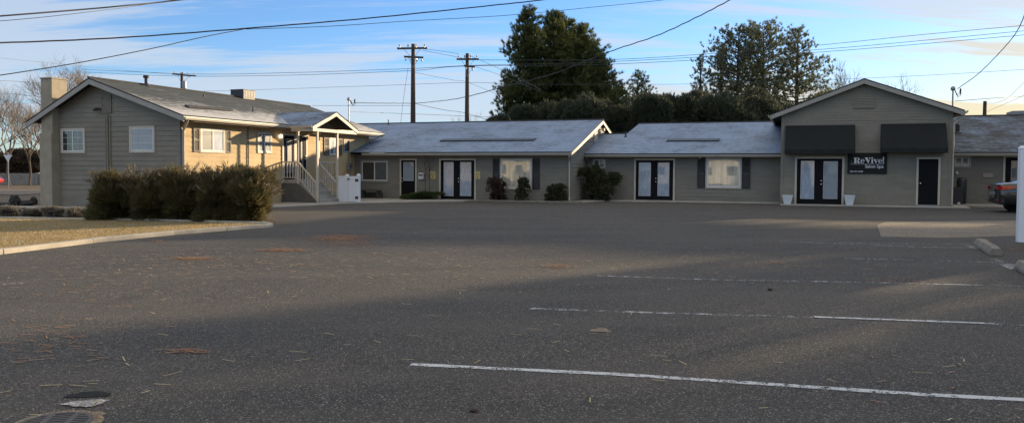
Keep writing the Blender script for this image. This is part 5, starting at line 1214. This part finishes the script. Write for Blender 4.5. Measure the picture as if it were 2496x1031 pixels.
def conifer(px, ytop, ybase, Y, rad, label, seed, mat='pine_leaf', dens=1.0, openness=0, profile=None, lean=0, lowfrac=.12, group=None, tuft=.42, droop=.1, name='pine_tree'):
    rng = np.random.default_rng(seed); top = at(px, ytop, Y); x = top.x; z0 = g(x)-.0 if abs(x) < 60 else .1; H = top.z-z0
    root = empty(name, (x, Y, z0), 0, label, 'tree', group)
    mb = MB(); mb.tube([Vector((x, Y, z0-.2)), Vector((x+lean*.3, Y, z0+H*.4)), Vector((x+lean*.7, Y, z0+H*.75)), Vector((x+lean, Y, z0+H*.97))], [H*.020, H*.015, H*.009, H*.002], 8)
    mb.build('trunk', M['bark'], root)
    prof = profile or (lambda t: math.sin(min(1, (1-t)*1.35+.08)*math.pi/2)**1.0*(.75+.25*min(1, t*4)))
    nl = int(70*dens*max(1, H/15)); mb = MB(); C, Dd, T = [], [], []
    for k in range(nl):
        t = lowfrac+(1-lowfrac)*((k+rng.uniform(0, 1))/nl)**.92; z = z0+H*t; r = rad*prof(t)*rng.uniform(.55, 1.12)
        a = k*2.4+rng.uniform(-.5, .5); up = .15+.75*t**1.5-droop
        cx = x+lean*t
        if r < .25: r = .25
        tip = np.array([cx+math.cos(a)*r, Y+math.sin(a)*r, z+r*up*.75]); b = np.array([cx, Y, z]); mid = (b+tip)/2+np.array([0, 0, -r*.06])
        mb.tube([Vector(b), Vector(mid), Vector(tip)], [.02+.018*r, .015+.010*r, .012], 4, False)
        m = max(3, int(r*5.0*(1-.55*openness)))
        for q in np.linspace(.30+.2*openness, 1.0, m):
            p = (b*(1-q)+tip*q)+rng.normal(size=3)*np.array([.16, .16, .10])*r*.9*(.4+q*.5)
            dd = np.array([math.cos(a), math.sin(a), .55+.8*t])+rng.normal(size=3)*.35
            C.append(p); Dd.append(dd/np.linalg.norm(dd))
    mb.build('limbs', M['bark'], root)
    C = np.array(C); Dd = np.array(Dd)
    # twig-end clumps round each spray centre
    k = 3; C2 = np.repeat(C, k, 0)+rng.normal(size=(len(C)*k, 3))*np.array([.26, .26, .20])*tuft*1.5; D2 = np.repeat(Dd, k, 0)+rng.normal(size=(len(C)*k, 3))*.35
    D2[:, 2] += .35
    ch = [sprays(C2, D2, 20, tuft*.72, tuft*.09, .7, rng)]
    foliage('crown', ch, M[mat], root); return root
def rounded(px, ytop, ybase, Y, rad, label, seed, mat='hedge_leaf', group=None, name='evergreen_tree', tuft=.24):
    """dense rounded evergreen, foliage down to the ground: lumpy shell of upright sprays"""
    rng = np.random.default_rng(seed); top = at(px, ytop, Y); x = top.x; z0 = g(x); H = top.z-z0; root = empty(name, (x, Y, z0), 0, label, 'tree', group)
    mb = MB(); mb.tube([Vector((x, Y, z0-.2)), Vector((x, Y, z0+H*.8))], [.16, .03], 6); mb.build('trunk', M['bark'], root)
    nl = 34; L = []
    for k in range(nl):
        t = rng.uniform(.05, .86); a = rng.uniform(0, 2*pi); r = rad*math.sqrt(max(0.05, 1-(max(0, t-.35)/.65)**2))*rng.uniform(.35, .75)
        L.append((x+math.cos(a)*r, Y+math.sin(a)*r, z0+H*t, rad*rng.uniform(.30, .48)))
    L.append((x, Y, z0+H*.80, rad*.35)); n = 320; C, D = [], []
    for cx, cy, cz_, rr_ in L:
        u_ = unit(n, rng); u_[:, 2] = np.abs(u_[:, 2])*1.15-.3
        C.append(np.array([cx, cy, cz_])+u_*np.array([rr_, rr_, min(rr_*1.25, H*.2)])*rng.uniform(.75, 1.05, (n, 1))); D.append(u_+np.array([0, 0, .8]))
    C = np.concatenate(C); D = np.concatenate(D); ch = [sprays(C, D, 6, tuft, tuft*.26, .6, rng)]
    # inner dark mass so that the far side does not show through everywhere
    foliage('crown', ch, M[mat], root); return root
def bare_tree(px, ytop, Y, spread, label, seed, mat='twig', trunk_h=.3, depth=6, group=None, upr=.55, r0=.16, base_px=None):
    rng = random.Random(seed); top = at(px, ytop, Y); x = top.x; z0 = -.15 if x < -30 else g(x); H = top.z-z0
    root = empty('bare_tree', (x, Y, z0), 0, label, 'tree', group); tr = MB(); tw = MB()
    def grow(p, d, L, r, lev):
        q = p+d*L; m = (p+q)/2+Vector((rng.uniform(-1, 1), rng.uniform(-1, 1), 0))*L*.07
        (tr if lev < 2 else tw).tube([p, m, q], [r, r*.85, r*.68], 6 if lev < 2 else 3, False)
        if lev >= depth: return
        n = 3 if lev < depth-1 else 4
        if lev == 0: n = 4
        for k in range(n):
            a = rng.uniform(0, 2*pi) if lev else 2*pi*k/n+rng.uniform(-.4, .4)
            tilt = rng.uniform(.25, .75)*(spread if lev < 3 else 1); o = d.orthogonal().normalized(); b = d.cross(o)
            nd = (d*math.cos(tilt)+(o*math.cos(a)+b*math.sin(a))*math.sin(tilt)+Z*upr*.3).normalized()
            st = p+d*L*(rng.uniform(.55, 1) if lev else rng.uniform(.75, 1))
            grow(st, nd, L*rng.uniform(.62, .86), r*.6, lev+1)
    grow(Vector((x, Y, z0-.1)), Vector((rng.uniform(-.05, .05), 0, 1)).normalized(), H*trunk_h, r0, 0)
    # scale to the wanted height
    zs = max(v[2] for v in tw.v); k = H/(zs-z0)
    for m_ in (tr, tw): m_.v = [(x+(a-x)*k, Y+(b-Y)*k, z0+(c-z0)*k) for a, b, c in m_.v]
    tr.build('trunk', M[mat if mat != 'twig' else 'bark_grey'], root, recalc=False); tw.build('branches', M['twig'], root, recalc=False); return root
def bush(px, py, ytop, rpx, label, seed, mat='juniper_leaf', tip='juniper_tip', n=420, tuft=.22, name='juniper_bush', group=None, depth=1.0, spiky=1.0, flat=1.0, cat='bush', wall=None, leafy=False):
    rng = np.random.default_rng(seed); c = gp(px, py) if wall is None else wall
    Y = c.y; rad = rpx/FPX*Y; H = at(px, ytop, Y).z-c.z; root = empty(name, (c.x, c.y, c.z), 0, label, cat, group)
    mb = MB()
    for k in range(9):
        a = 2*pi*k/9; e = Vector((math.cos(a)*rad*.6, math.sin(a)*rad*.6*depth, H*rng.uniform(.5, .85))); mb.tube([Vector((c.x, c.y, c.z-.03)), Vector((c.x, c.y, c.z))+e*.5+Z*.05*H, Vector((c.x, c.y, c.z))+e], [.03, .02, .008], 4, False)
    mb.build('stems', M['bark'], root)
    # lumpy volume
    K = 20; lobes = []
    for k in range(K):
        a = rng.uniform(0, 2*pi); rr_ = rad*math.sqrt(rng.uniform(0, 1))*.72; t = (k+.5)/K*.78
        lobes.append((rr_*math.cos(a), rr_*math.sin(a)*depth, H*t, rad*rng.uniform(.26, .42), H*rng.uniform(.13, .22)))
    C, D, TC, TD = [], [], [], []
    for lx, ly, lz, lr, lh in lobes:
        u_ = unit(n, rng); u_[:, 2] = np.where(u_[:, 2] < -.3, -u_[:, 2], u_[:, 2])
        q = np.array([c.x+lx, c.y+ly, c.z+lz])+u_*np.array([lr, lr*depth, lh])*rng.uniform(.6, 1.02, (n, 1))
        q[:, 2] = np.maximum(q[:, 2], c.z+.05); out = q-np.array([c.x, c.y, c.z+H*.25]); out /= np.linalg.norm(out, axis=1, keepdims=True)+1e-6
        d = out+u_*.5+np.array([0, 0, .35]); up = (q[:, 2]-c.z)/H
        sel = (up > .74)&(rng.uniform(0, 1, n) < .62) if tip else np.zeros(n, bool)
        C.append(q[~sel]); D.append(d[~sel]); TC.append(q[sel]); TD.append(d[sel])
    C = np.concatenate(C); D = np.concatenate(D)
    foliage('foliage', [sprays(np.repeat(C, 2, 0)+rng.normal(size=(len(C)*2, 3))*.04, np.repeat(D, 2, 0), 6, .085, .06, 1.6, rng)] if leafy else [sprays(C, D, 7, tuft, tuft*.17, .55, rng)], M[mat], root)
    if tip:
        # arching plumes that break the outline
        npl = int(95*spiky); a = rng.uniform(0, 2*pi, npl); rr2 = rad*np.sqrt(rng.uniform(0, 1, npl)); t = rng.uniform(.45, .92, npl)
        pb = np.stack([c.x+np.cos(a)*rr2*.85, c.y+np.sin(a)*rr2*.85*depth, c.z+H*t], 1); pd = np.stack([np.cos(a)*.8+.25, np.sin(a)*.8, rng.uniform(.25, 1.1, npl)], 1); pd /= np.linalg.norm(pd, axis=1, keepdims=True)
        for w_, arr, dd in ((.0, TC, TD), (.16, TC, TD), (.32, TC, TD), (.16, None, None)):
            q = pb+pd*(w_*rng.uniform(.8, 1.3, npl))[:, None]-np.array([0, 0, .25*w_*w_])
            if arr is not None: arr.append(q); dd.append(pd)
        TC = np.concatenate(TC); TD = np.concatenate(TD)+np.array([.2, -.0, .15])
        if len(TC): foliage('tips', [sprays(TC, TD, 9, tuft*.8, tuft*.09, .6*spiky, rng)], M[tip], root)
    return root
COLP = lambda t: min(1, ((1-t)*2.6)**.75+.05)*(1-.12*math.sin(t*23))
# big pine group
conifer(1287, 26, 300, 75, 2.9, 'left trunk of the tallest pine group, dark and reaching highest into the sky', 1, dens=1.8, tuft=.50, profile=COLP)
conifer(1352, 36, 300, 77, 3.9, 'middle pine of the tallest group, between its dark left and golden right neighbours', 2, dens=2.0, tuft=.50, profile=COLP)
conifer(1418, 68, 300, 74, 3.5, 'right pine of the tallest group, lower rounded golden-green crown', 3, dens=1.9, tuft=.50, profile=COLP)
conifer(1390, 56, 300, 79, 3.4, 'back pine closing the gap between the middle and right crowns of the tallest group', 11, dens=1.6, tuft=.5, profile=COLP)
conifer(1505, 205, 300, 78, 2.6, 'lowest pine at the right foot of the tallest group', 12, dens=1.0, tuft=.42)
conifer(1758, 128, 300, 86, 2.6, 'short pine behind the thin one at the left of the right pine group', 13, mat='pine_leaf_pale', dens=.9, openness=.4, tuft=.4)
conifer(1468, 140, 300, 76, 2.9, 'short pine filling the lower right flank of the tallest group', 4, dens=1.5, tuft=.48)
conifer(1235, 190, 300, 78, 2.0, 'ragged low pine at the left foot of the tallest group', 5, dens=.8, openness=.6, tuft=.42)
conifer(1555, 180, 300, 80, 3.3, 'small pointed pine standing alone between the two pine groups', 6, mat='pine_leaf_pale', dens=1.1, tuft=.36)
conifer(1708, 138, 300, 84, 1.7, 'thin short pine at the left edge of the right pine group', 7, mat='pine_leaf_pale', dens=.8, openness=.3, tuft=.38)
conifer(1800, 84, 300, 83, 3.8, 'airy pine with bare lower trunk, left of the right pine group', 8, mat='pine_leaf_pale', dens=1.1, openness=.55, lowfrac=.45, tuft=.42, profile=lambda t: math.sin(max(0, min(1, (t-.3)/.75))*pi)**.6)
conifer(1862, 66, 300, 85, 3.5, 'airy pine with the highest tip of the right pine group', 9, mat='pine_leaf_pale', dens=1.1, openness=.55, lowfrac=.42, tuft=.42, profile=lambda t: math.sin(max(0, min(1, (t-.25)/.8))*pi)**.7)
conifer(1945, 75, 300, 82, 5.0, 'broad cone-shaped pine at the right of the right pine group', 10, dens=1.25, openness=.35, lowfrac=.15, tuft=.42, mat='pine_leaf_pale', profile=lambda t: min(1, (1-t)*1.7+.12))
bare_tree(2068, 142, 88, 1.0, 'bare leafless tree beside the broad pine, left of the salon peak', 21, depth=6, r0=.18)
bare_tree(2170, 176, 92, 1.0, 'few bare twigs showing just above the right slope of the salon roof', 22, depth=5, r0=.12)
hedge = [(1225, 268, 1.9), (1290, 262, 2.2), (1345, 240, 2.6), (1410, 236, 2.6), (1475, 246, 2.4), (1535, 238, 2.5), (1600, 222, 2.8), (1655, 236, 2.6), (1705, 206, 3.0), (1775, 214, 3.1), (1840, 226, 3.0), (1895, 246, 2.6)]
where = ['lowest evergreen at the left end of the hedge row, over the centre wing roof', 'second evergreen of the hedge row, below the tallest pine', 'third evergreen of the hedge row, below the golden pine crown', 'evergreen of the hedge row right above the sunlit gable peak', 'evergreen of the hedge row just right of the sunlit gable peak', 'evergreen of the hedge row left of the small pointed pine', 'evergreen of the hedge row right of the small pointed pine', 'evergreen in the middle of the gap between the pine groups', 'tallest evergreen of the hedge row, under the thin short pine', 'evergreen of the hedge row under the airy pines', 'evergreen of the hedge row near the salon roof', 'last low evergreen of the hedge row, behind the left eave of the salon roof']
for k, ((x, y, r), l) in enumerate(zip(hedge, where)): rounded(x, y, 300, 57+1.5*(k % 3), r, l, 40+k, group='dark evergreens in a row behind the wings')
bare_tree(1095, 278, 84, 1.2, 'low bare shrub tops between the two utility poles', 23, depth=5, r0=.06)
bare_tree(1165, 268, 86, 1.2, 'low bare twigs just right of the second utility pole', 24, depth=5, r0=.06)
# left background trees
bare_tree(190, 134, 60, .9, 'frosty bare tree rising behind the chimney', 31, mat='bark_frost', depth=7, r0=.11)
bare_tree(20, 205, 66, .95, 'large bare tree at the far left edge', 32, depth=7, r0=.11)
bare_tree(68, 222, 70, .9, 'bare tree between the left edge and the chimney', 33, depth=6, r0=.10)
bare_tree(-25, 190, 72, 1.0, 'bare tree cut by the left edge of the picture', 34, depth=6, r0=.10)
bare_tree(105, 270, 76, 1.0, 'small bare tree half hidden by the house corner', 35, depth=6, r0=.12)
for k, (x, y, r, l) in enumerate([(-20, 372, 1.3, 'dark brown bush at the left edge across the road'), (18, 384, 1.2, 'low dark bush behind the yield sign'), (52, 362, 1.6, 'tallest dark bush across the road at left'), (92, 366, 1.6, 'dark brown bush across the road against the house corner'), (125, 370, 1.6, 'dark brown bush across the road hidden behind the chimney')]):
    rounded(x, y, 420, 86+k, r*1.3, l, 60+k, name='bush', tuft=.22, mat='brush_leaf')
# junipers in front of the house
jun = [(290, 538, 426, 68, 'leftmost dark juniper of the row in front of the house, tips flecked with frost'), (372, 539, 420, 66, 'second juniper from the left, below the right gable window'), (455, 540, 414, 66, 'middle juniper of the row, at the sunlit corner of the house'), (535, 541, 416, 64, 'fourth juniper, bare orange ground showing beneath it'), (606, 542, 406, 66, 'rightmost and tallest juniper with reddish twigs on top, its side lit green by the sun')]
for k, (x, y, yt, r, l) in enumerate(jun): bush(x, y, yt, r, l, 80+k, n=360, tuft=.23, group='junipers in front of the house', depth=.8)
fr = [(25, 531, 503, 34, 'frost-covered low shrub at the left edge of the planting bed'), (80, 532, 506, 30, 'second low frosty shrub from the left edge'), (135, 533, 504, 32, 'frosty low shrub in front of the chimney base'), (190, 534, 507, 28, 'frosty low shrub under the left gable window'), (228, 536, 510, 24, 'last low frosty shrub, touching the junipers')]
for k, (x, y, yt, r, l) in enumerate(fr): bush(x, y-3, yt+2, r, l, 90+k, 'frosty_leaf', None, n=130, tuft=.10, name='low_shrub', group='low frosty shrubs in the bed', depth=.9)
bush(250, 537, 512, 22, 'small tuft of frosty ground shrub at the foot of the leftmost juniper', 97, 'frosty_leaf', None, n=80, tuft=.09, name='low_shrub')
# shrubs at the wings
def wpos(px, v): u_ = hv(px, 480, v)[0]; p = W(u_, v); return Vector((p.x, p.y, g(p.x)+.06))
bush(1209, 490, 427, 26, 'purple-brown leafy shrub under the left shutter of the picture window', 101, 'shrub_red', None, n=18, leafy=True, tuft=.16, name='shrub', wall=wpos(1209, V1-.55), depth=.8)
bush(1273, 492, 428, 17, 'narrow upright shrub in the middle of the picture window', 102, 'shrub_leaf', None, n=17, leafy=True, tuft=.15, name='shrub', wall=wpos(1273, V1-.55), depth=.8)
bush(1352, 492, 446, 30, 'rounded green-brown shrub left of the white downspout', 103, 'shrub_leaf', None, n=24, leafy=True, tuft=.15, name='shrub', wall=wpos(1352, V1-.55), depth=.8)
bush(1460, 494, 398, 52, 'big dark shrub filling the recess between the centre and middle wings', 104, 'shrub_leaf', None, n=80, leafy=True, tuft=.24, name='shrub', wall=wpos(1462, V3-1.1), depth=.7)
bush(1028, 492, 470, 52, 'low spreading green ground cover at the foot of the wall by the single door', 105, 'cover_leaf', None, n=120, tuft=.14, name='low_shrub', wall=wpos(1026, V1-.75), depth=.5)
s_ = wpos(1036, V1-.5)
sap = empty('sapling', s_, 0, 'thin leafless sapling rising from the ground cover between door and mailbox', 'sapling'); rr = random.Random(5); mb = MB(); tw = MB()
for dx, hh in ((0, 1.9), (.22, 2.1)):
    p = Vector(s_)+Vector((dx, 0, 0)); mb.tube([p, p+Vector((.02, 0, hh*.5)), p+Vector((-.02, 0, hh))], [.018, .013, .006], 5)
    for k in range(26):
        z = hh*rr.uniform(.45, 1.0); a = rr.uniform(0, 2*pi); q = p+Z*z; L = rr.uniform(.2, .5); e = Vector((math.cos(a)*L*.8, math.sin(a)*L*.5, L)); tw.tube([q, q+e*.5+Vector((0, 0, -.03)), q+e], [.006, .005, .003], 3, False)
mb.build('trunk', M['bark'], sap); tw.build('branches', M['bark'], sap)
# boulders at the left
p = gp(36, 499)
def boulder(px, py, rx, rz, label, seed):
    random.seed(seed); p = gp(px, py); mb = MB(); mb.blob(p+Z*rz*.7, rx, rx*.8, rz, 9, 6, .22); tag(mb.build('boulder', M['rock'], None), label, 'boulder')
boulder(36, 500, .26, .26, 'dark upright boulder left of the chimney', 1); boulder(66, 500, .32, .12, 'flat dark boulder between the upright boulder and the chimney', 2); boulder(82, 498, .16, .2, 'small dark boulder touching the chimney corner', 3); boulder(8, 503, .30, .10, 'low flat dark boulder at the left edge', 4)
random.seed(9)
# ------------------------------------------------------------------ loose stuff on the ground
def inside(px, py, poly):
    r = False; j = len(poly)-1
    for i in range(len(poly)):
        xi, yi = poly[i]; xj, yj = poly[j]
        if (yi > py) != (yj > py) and px < (xj-xi)*(py-yi)/(yj-yi)+xi: r = not r
        j = i
    return r
# grass: short blades over the dry lawn
def region(pix): return [(p.x, p.y) for p in gl(pix)]
lawnp = region([(-120, 640), (0, 616), (220, 590), (420, 571), (640, 552), (632, 549), (330, 541.5), (0, 536.5), (-120, 536)])
rng = np.random.default_rng(3); xs_ = [p[0] for p in lawnp]; ys_ = [p[1] for p in lawnp]; B = []
while len(B) < 42000:
    x = rng.uniform(min(xs_), max(xs_)); y = rng.uniform(min(ys_), max(ys_))
    if inside(x, y, lawnp): B.append((x, y, g(x)+.028))
B = np.array(B); D = np.tile(np.array([0, 0, 1.]), (len(B), 1))+rng.normal(size=(len(B), 3))*.55; D[:, 2] = np.abs(D[:, 2])+.15
o = foliage('grass', [tris(B, D, rng.uniform(.02, .06, len(B)), .014, rng)], M['grass_blade'], None, (xs_[0], ys_[0], 0)); tag(o, 'short dry yellow grass of the lawn between the kerbs', 'grass', kind='stuff')
def litter(name, centers, mat, label, L=.11, w=.012):
    rng = np.random.default_rng(8); V_, F = [], []
    for px, py, sx, sy, n in centers:
        for _ in range(n):
            q = gp(px+rng.normal()*sx, min(1040, max(505, py+rng.normal()*sy))); a = rng.normal()*.7+.35; l = L*rng.uniform(.5, 1.2); d = Vector((math.cos(a), math.sin(a), 0)); s = Vector((-d.y, d.x, 0))*w/2; z = Z*rng.uniform(.006, .02)
            i = len(V_); V_ += [q-d*l/2-s+z, q-d*l/2+s+z, q+d*l/2+s+Z*.008, q+d*l/2-s+Z*.008]; F.append((i, i+1, i+2, i+3))
    o = npmesh(name, np.array([tuple(v) for v in V_]), np.array(F), M[mat], None, tuple(gp(centers[0][0], centers[0][1]))); tag(o, label, 'needles', kind='stuff'); return o
litter('pine_needles', [(830, 580, 38, 4, 900), (850, 594, 40, 5, 240), (690, 610, 32, 2.5, 300), (470, 631, 26, 2.5, 160), (520, 640, 120, 10, 60), (385, 588, 10, 2, 50), (280, 690, 200, 40, 70), (1360, 650, 25, 4, 90), (2190, 684, 40, 5, 50), (450, 856, 32, 3, 26), (120, 830, 80, 30, 50), (2000, 640, 260, 10, 40), (1890, 641, 12, 2, 30), (570, 531, 30, 4, 120), (2480, 605, 15, 6, 60), (900, 650, 150, 25, 70), (2250, 880, 150, 60, 10)], 'needle', 'orange-brown pine needle litter drifted in streaks across the asphalt')
litter('pine_needles', [(500, 640, 260, 18, 120), (700, 640, 240, 30, 90), (1000, 620, 250, 28, 140), (250, 650, 200, 30, 70), (1500, 620, 350, 30, 100), (600, 740, 350, 60, 26), (1200, 760, 500, 90, 22), (1700, 900, 500, 80, 18), (1900, 640, 350, 30, 50), (300, 900, 300, 70, 22)], 'needle_pale', 'single pale dry needles scattered over the parking lot', L=.13, w=.010)
# leaf litter under the junipers
litter('fallen_leaves', [(530, 538, 60, 4, 500), (420, 538, 60, 3, 200), (330, 536, 60, 3, 100)], 'needle', 'rust-coloured fallen leaves on the soil under the junipers', L=.07, w=.035)
# ------------------------------------------------------------------ unseen pines added for their shade, and houses behind the camera
SD = Vector((.816, .577, 0)); SP = Vector((-.577, .816, 0))
TS = []
def caster(s, q, H, r, label, seed, op=.2):  # unseen pine, added for the shade it throws on the lot
    p = SD*s+SP*q; x, Y = p.x, p.y
    rng = np.random.default_rng(seed); root = empty('pine_tree', (x, Y, g(x)), 0, label, 'tree'); z0 = g(x)
    mb = MB(); mb.tube([Vector((x, Y, z0-.2)), Vector((x, Y, z0+H))], [.22, .03], 7); mb.build('trunk', M['bark'], root)
    n = int(2600*(1-op)); t = rng.uniform(.12, 1, n); a = rng.uniform(0, 2*pi, n); rr_ = r*np.minimum(1, (1-t)*1.5+.1)*np.sqrt(rng.uniform(0.02, 1, n))
    C = np.stack([x+np.cos(a)*rr_, Y+np.sin(a)*rr_, z0+H*t], 1); D = np.stack([np.cos(a), np.sin(a), .6+0*a], 1)
    foliage('crown', [sprays(C, D, 7, .5, .13, .8, rng)], M['pine_leaf'], root)
for k, (s, q, H, r, op) in enumerate([(34, -9, 11, 3.2, .1), (36, -4.2, 12, 3.2, .1), (34, .6, 11, 3.1, .15), (39, 4.6, 10.5, 3.0, .6), (35, -14, 12, 3.4, 0), (44, 7.6, 9.5, 2.2, .78)]):
    caster(s, q, H, r, 'pine tree outside the frame to the right, number %s in from the road'.replace('%s', ['six', 'five', 'four', 'three', 'seven', 'two'][k]), 200+k, op)
for k, uu in enumerate((18.2, 21.0, 24.0, 27.0, 30.2, 33.5)):  # unseen row added; crowns flattened to shade one band of the lot
    p = W(uu, 61); rng = np.random.default_rng(300+k); H = 10.05+.2*(k % 2); z0 = g(p.x)
    root = empty('pine_tree', (p.x, p.y, z0), 0, 'umbrella-shaped pine in the row outside the frame behind the right wing, number %s' % ['one', 'two', 'three', 'four', 'five', 'six'][k], 'tree')
    mb = MB(); mb.tube([Vector((p.x, p.y, z0-.2)), Vector((p.x, p.y, z0+H))], [.18, .06], 6); mb.build('trunk', M['bark'], root)
    n = 1300; a = rng.uniform(0, 2*pi, n); rr_ = 2.3*np.sqrt(rng.uniform(0, 1, n)); C = np.stack([p.x+np.cos(a)*rr_, p.y+np.sin(a)*rr_, z0+H-1.3+1.3*rng.uniform(0, 1, n)*(1-.2*(rr_/2.3)**2)], 1)
    foliage('crown', [sprays(C, np.stack([np.cos(a), np.sin(a), .6+0*a], 1), 8, .45, .12, .8, rng)], M['pine_leaf'], root)
def back_house(x0, x1, y, h, mat, label):
    root = empty('neighbour_house', ((x0+x1)/2, y-4, g(x0)-.1), 0, label, 'house'); z0 = -.3
    mb = MB(); mb.box(x0, x1, y-8, y, z0, h); mb.build('wall', M[mat], root)
    mb = MB(); xm = (x0+x1)/2; mb.mesh([Vector(p) for p in ((x0-.4, y+.5, h), (x1+.4, y+.5, h), (x1+.4, y-8.5, h), (x0-.4, y-8.5, h), (x0-.4, y-4, h+1.9), (x1+.4, y-4, h+1.9))], [(0, 1, 5, 4), (2, 3, 4, 5), (0, 4, 3), (1, 2, 5), (0, 3, 2, 1)]); mb.build('roof', M['roof_plain'], root)
    n = int((x1-x0)/3)
    for k in range(n):
        c = x0+(k+.5)*(x1-x0)/n; mb = MB(); mb.box(c-.6, c+.6, y+.005, y+.05, 1.0, 2.1); mb.build('window', M['pane_dark'], root)
back_house(-62, -40, -16, 3.0, 'behind_wall', 'cream house behind the camera to the left'); back_house(-26, -6, -14, 3.1, 'behind_white', 'white house directly behind the camera'); back_house(2, 16, -18, 2.9, 'behind_wall', 'cream house behind the camera to the right')

# ------------------------------------------------------------------ light, sky, camera
SUN_EL, SUN_AZ = R(10.8), math.atan2(SD.y, SD.x)
sl = bpy.data.lights.new('sun', 'SUN'); sl.energy = 5.0; sl.angle = R(.9); sl.color = (1, .76, .47)
so_ = bpy.data.objects.new('sun', sl); COL.objects.link(so_); so_.location = (30, 20, 30)
ld = Vector((math.cos(SUN_EL)*math.cos(SUN_AZ), math.cos(SUN_EL)*math.sin(SUN_AZ), math.sin(SUN_EL)))
so_.rotation_euler = (-ld).to_track_quat('-Z', 'Y').to_euler()
w = bpy.data.worlds.new('World'); scene.world = w; w.use_nodes = True; nt = w.node_tree; nt.nodes.clear()
def N(t, **k):
    n = nt.nodes.new('ShaderNode'+t)
    for a, b in k.items(): setattr(n, a, b)
    return n
LK = nt.links.new
sky = N('TexSky', sky_type='NISHITA', sun_disc=False); sky.sun_elevation = SUN_EL; sky.sun_rotation = math.pi/2-SUN_AZ
sky.air_density = 1.0; sky.dust_density = .4; sky.ozone_density = 2.5; sky.altitude = 700
tc = N('TexCoord'); sep = N('SeparateXYZ'); LK(tc.outputs['Generated'], sep.inputs[0])
def MT(op, a, b=0, c=None, clamp=False):
    n = N('Math', operation=op); n.use_clamp = clamp
    for i, x in enumerate((a, b) if c is None else (a, b, c)):
        if isinstance(x, (int, float)): n.inputs[i].default_value = x
        else: LK(x, n.inputs[i])
    return n.outputs[0]
zz = MT('ADD', MT('MAXIMUM', sep.outputs[2], 0), .12)
cb = N('CombineXYZ'); LK(MT('DIVIDE', sep.outputs[0], zz), cb.inputs[0]); LK(MT('DIVIDE', sep.outputs[1], zz), cb.inputs[1])
def noise(scale, det, rough, sc, rot=0, off=(0, 0, 0), dist=0):
    mp = N('Mapping'); mp.inputs['Scale'].default_value = sc; mp.inputs['Rotation'].default_value = (0, 0, rot); mp.inputs['Location'].default_value = off; LK(cb.outputs[0], mp.inputs[0])
    n = N('TexNoise'); n.inputs['Scale'].default_value = scale; n.inputs['Detail'].default_value = det; n.inputs['Roughness'].default_value = rough; n.inputs['Distortion'].default_value = dist; LK(mp.outputs[0], n.inputs[0]); return n.outputs[0]
n1 = noise(.55, 7, .58, (.55, 1.5, 1), R(-14), (3.1, 1.7, 0), .4); n2 = noise(2.2, 8, .65, (.35, 2.2, 1), R(-10), (0, 5, 0), .3); n3 = noise(.25, 3, .5, (.6, 1.2, 1), R(-14), (8, 2, 0))
cs = MT('ADD', MT('MULTIPLY', n1, .95), MT('ADD', MT('MULTIPLY', n2, .40), MT('MULTIPLY', n3, .55)))
rp = N('ValToRGB'); rp.color_ramp.elements[0].position = .90; rp.color_ramp.elements[1].position = 1.12; rp.color_ramp.interpolation = 'EASE'; LK(cs, rp.inputs[0])
# cloud veil grows towards the horizon, and is warm near the sun
hor = MT('SUBTRACT', 1.0, MT('MULTIPLY', sep.outputs[2], 4.2), clamp=True)
vd = N('VectorMath', operation='DOT_PRODUCT'); LK(tc.outputs['Generated'], vd.inputs[0]); vd.inputs[1].default_value = (SD.x, SD.y, 0)
sunny = MT('MULTIPLY', MT('SUBTRACT', vd.outputs['Value'], .60), 2.9, clamp=True)
sun2 = MT('POWER', sunny, 1.3)
lowband = MT('MULTIPLY', sun2, MT('POWER', hor, 1.2))
cc = N('Mix', data_type='RGBA'); LK(MT('MULTIPLY', lowband, 1.3, clamp=True), cc.inputs[0]); cc.inputs[6].default_value = (2.75, 3.05, 3.5, 1); cc.inputs[7].default_value = (4.4, 3.55, 1.8, 1)
fac = MT('ADD', MT('MULTIPLY', rp.outputs[0], .72), MT('MULTIPLY', MT('POWER', hor, 2.6), .36), clamp=True)
fac = MT('ADD', fac, MT('MULTIPLY', lowband, .95), clamp=True)
zen = MT('MULTIPLY', MT('SUBTRACT', sep.outputs[2], .36), 2.5, clamp=True)      # unseen cloud added overhead to neutralise the blue skylight
fac = MT('ADD', MT('MULTIPLY', fac, .93), MT('MULTIPLY', zen, .75), clamp=True)
cz2 = N('Mix', data_type='RGBA'); LK(zen, cz2.inputs[0]); LK(cc.outputs[2], cz2.inputs[6]); cz2.inputs[7].default_value = (4.3, 4.0, 3.45, 1)
tint = N('Mix', data_type='RGBA', blend_type='MULTIPLY'); tint.inputs[0].default_value = 1; LK(sky.outputs[0], tint.inputs[6]); tint.inputs[7].default_value = (.63, .79, 1.03, 1)
mx = N('Mix', data_type='RGBA'); LK(fac, mx.inputs[0]); LK(tint.outputs[2], mx.inputs[6]); LK(cz2.outputs[2], mx.inputs[7])
bg = N('Background'); bg.inputs[1].default_value = .14; LK(mx.outputs[2], bg.inputs[0]); ow = N('OutputWorld'); LK(bg.outputs[0], ow.inputs[0])
cam = bpy.data.cameras.new('camera'); cam.sensor_width = 36; cam.lens = FPX/PW*36; cam.clip_end = 6000; cam.clip_start = .05
cam.shift_y = -(PH/2-PPY)/PW
co = bpy.data.objects.new('camera', cam); COL.objects.link(co)
mw = Matrix((Rt, Up, -Fw)).transposed().to_4x4(); mw.translation = CAM; co.matrix_world = mw
scene.camera = co
scene.render.engine = 'CYCLES'; scene.view_settings.view_transform = 'Standard'; scene.view_settings.look = 'None'; scene.view_settings.gamma = 1; scene.view_settings.exposure = 0.76
scene.render.resolution_x = 1024; scene.render.resolution_y = 422
scene.cycles.max_bounces = 6; scene.cycles.transparent_max_bounces = 8
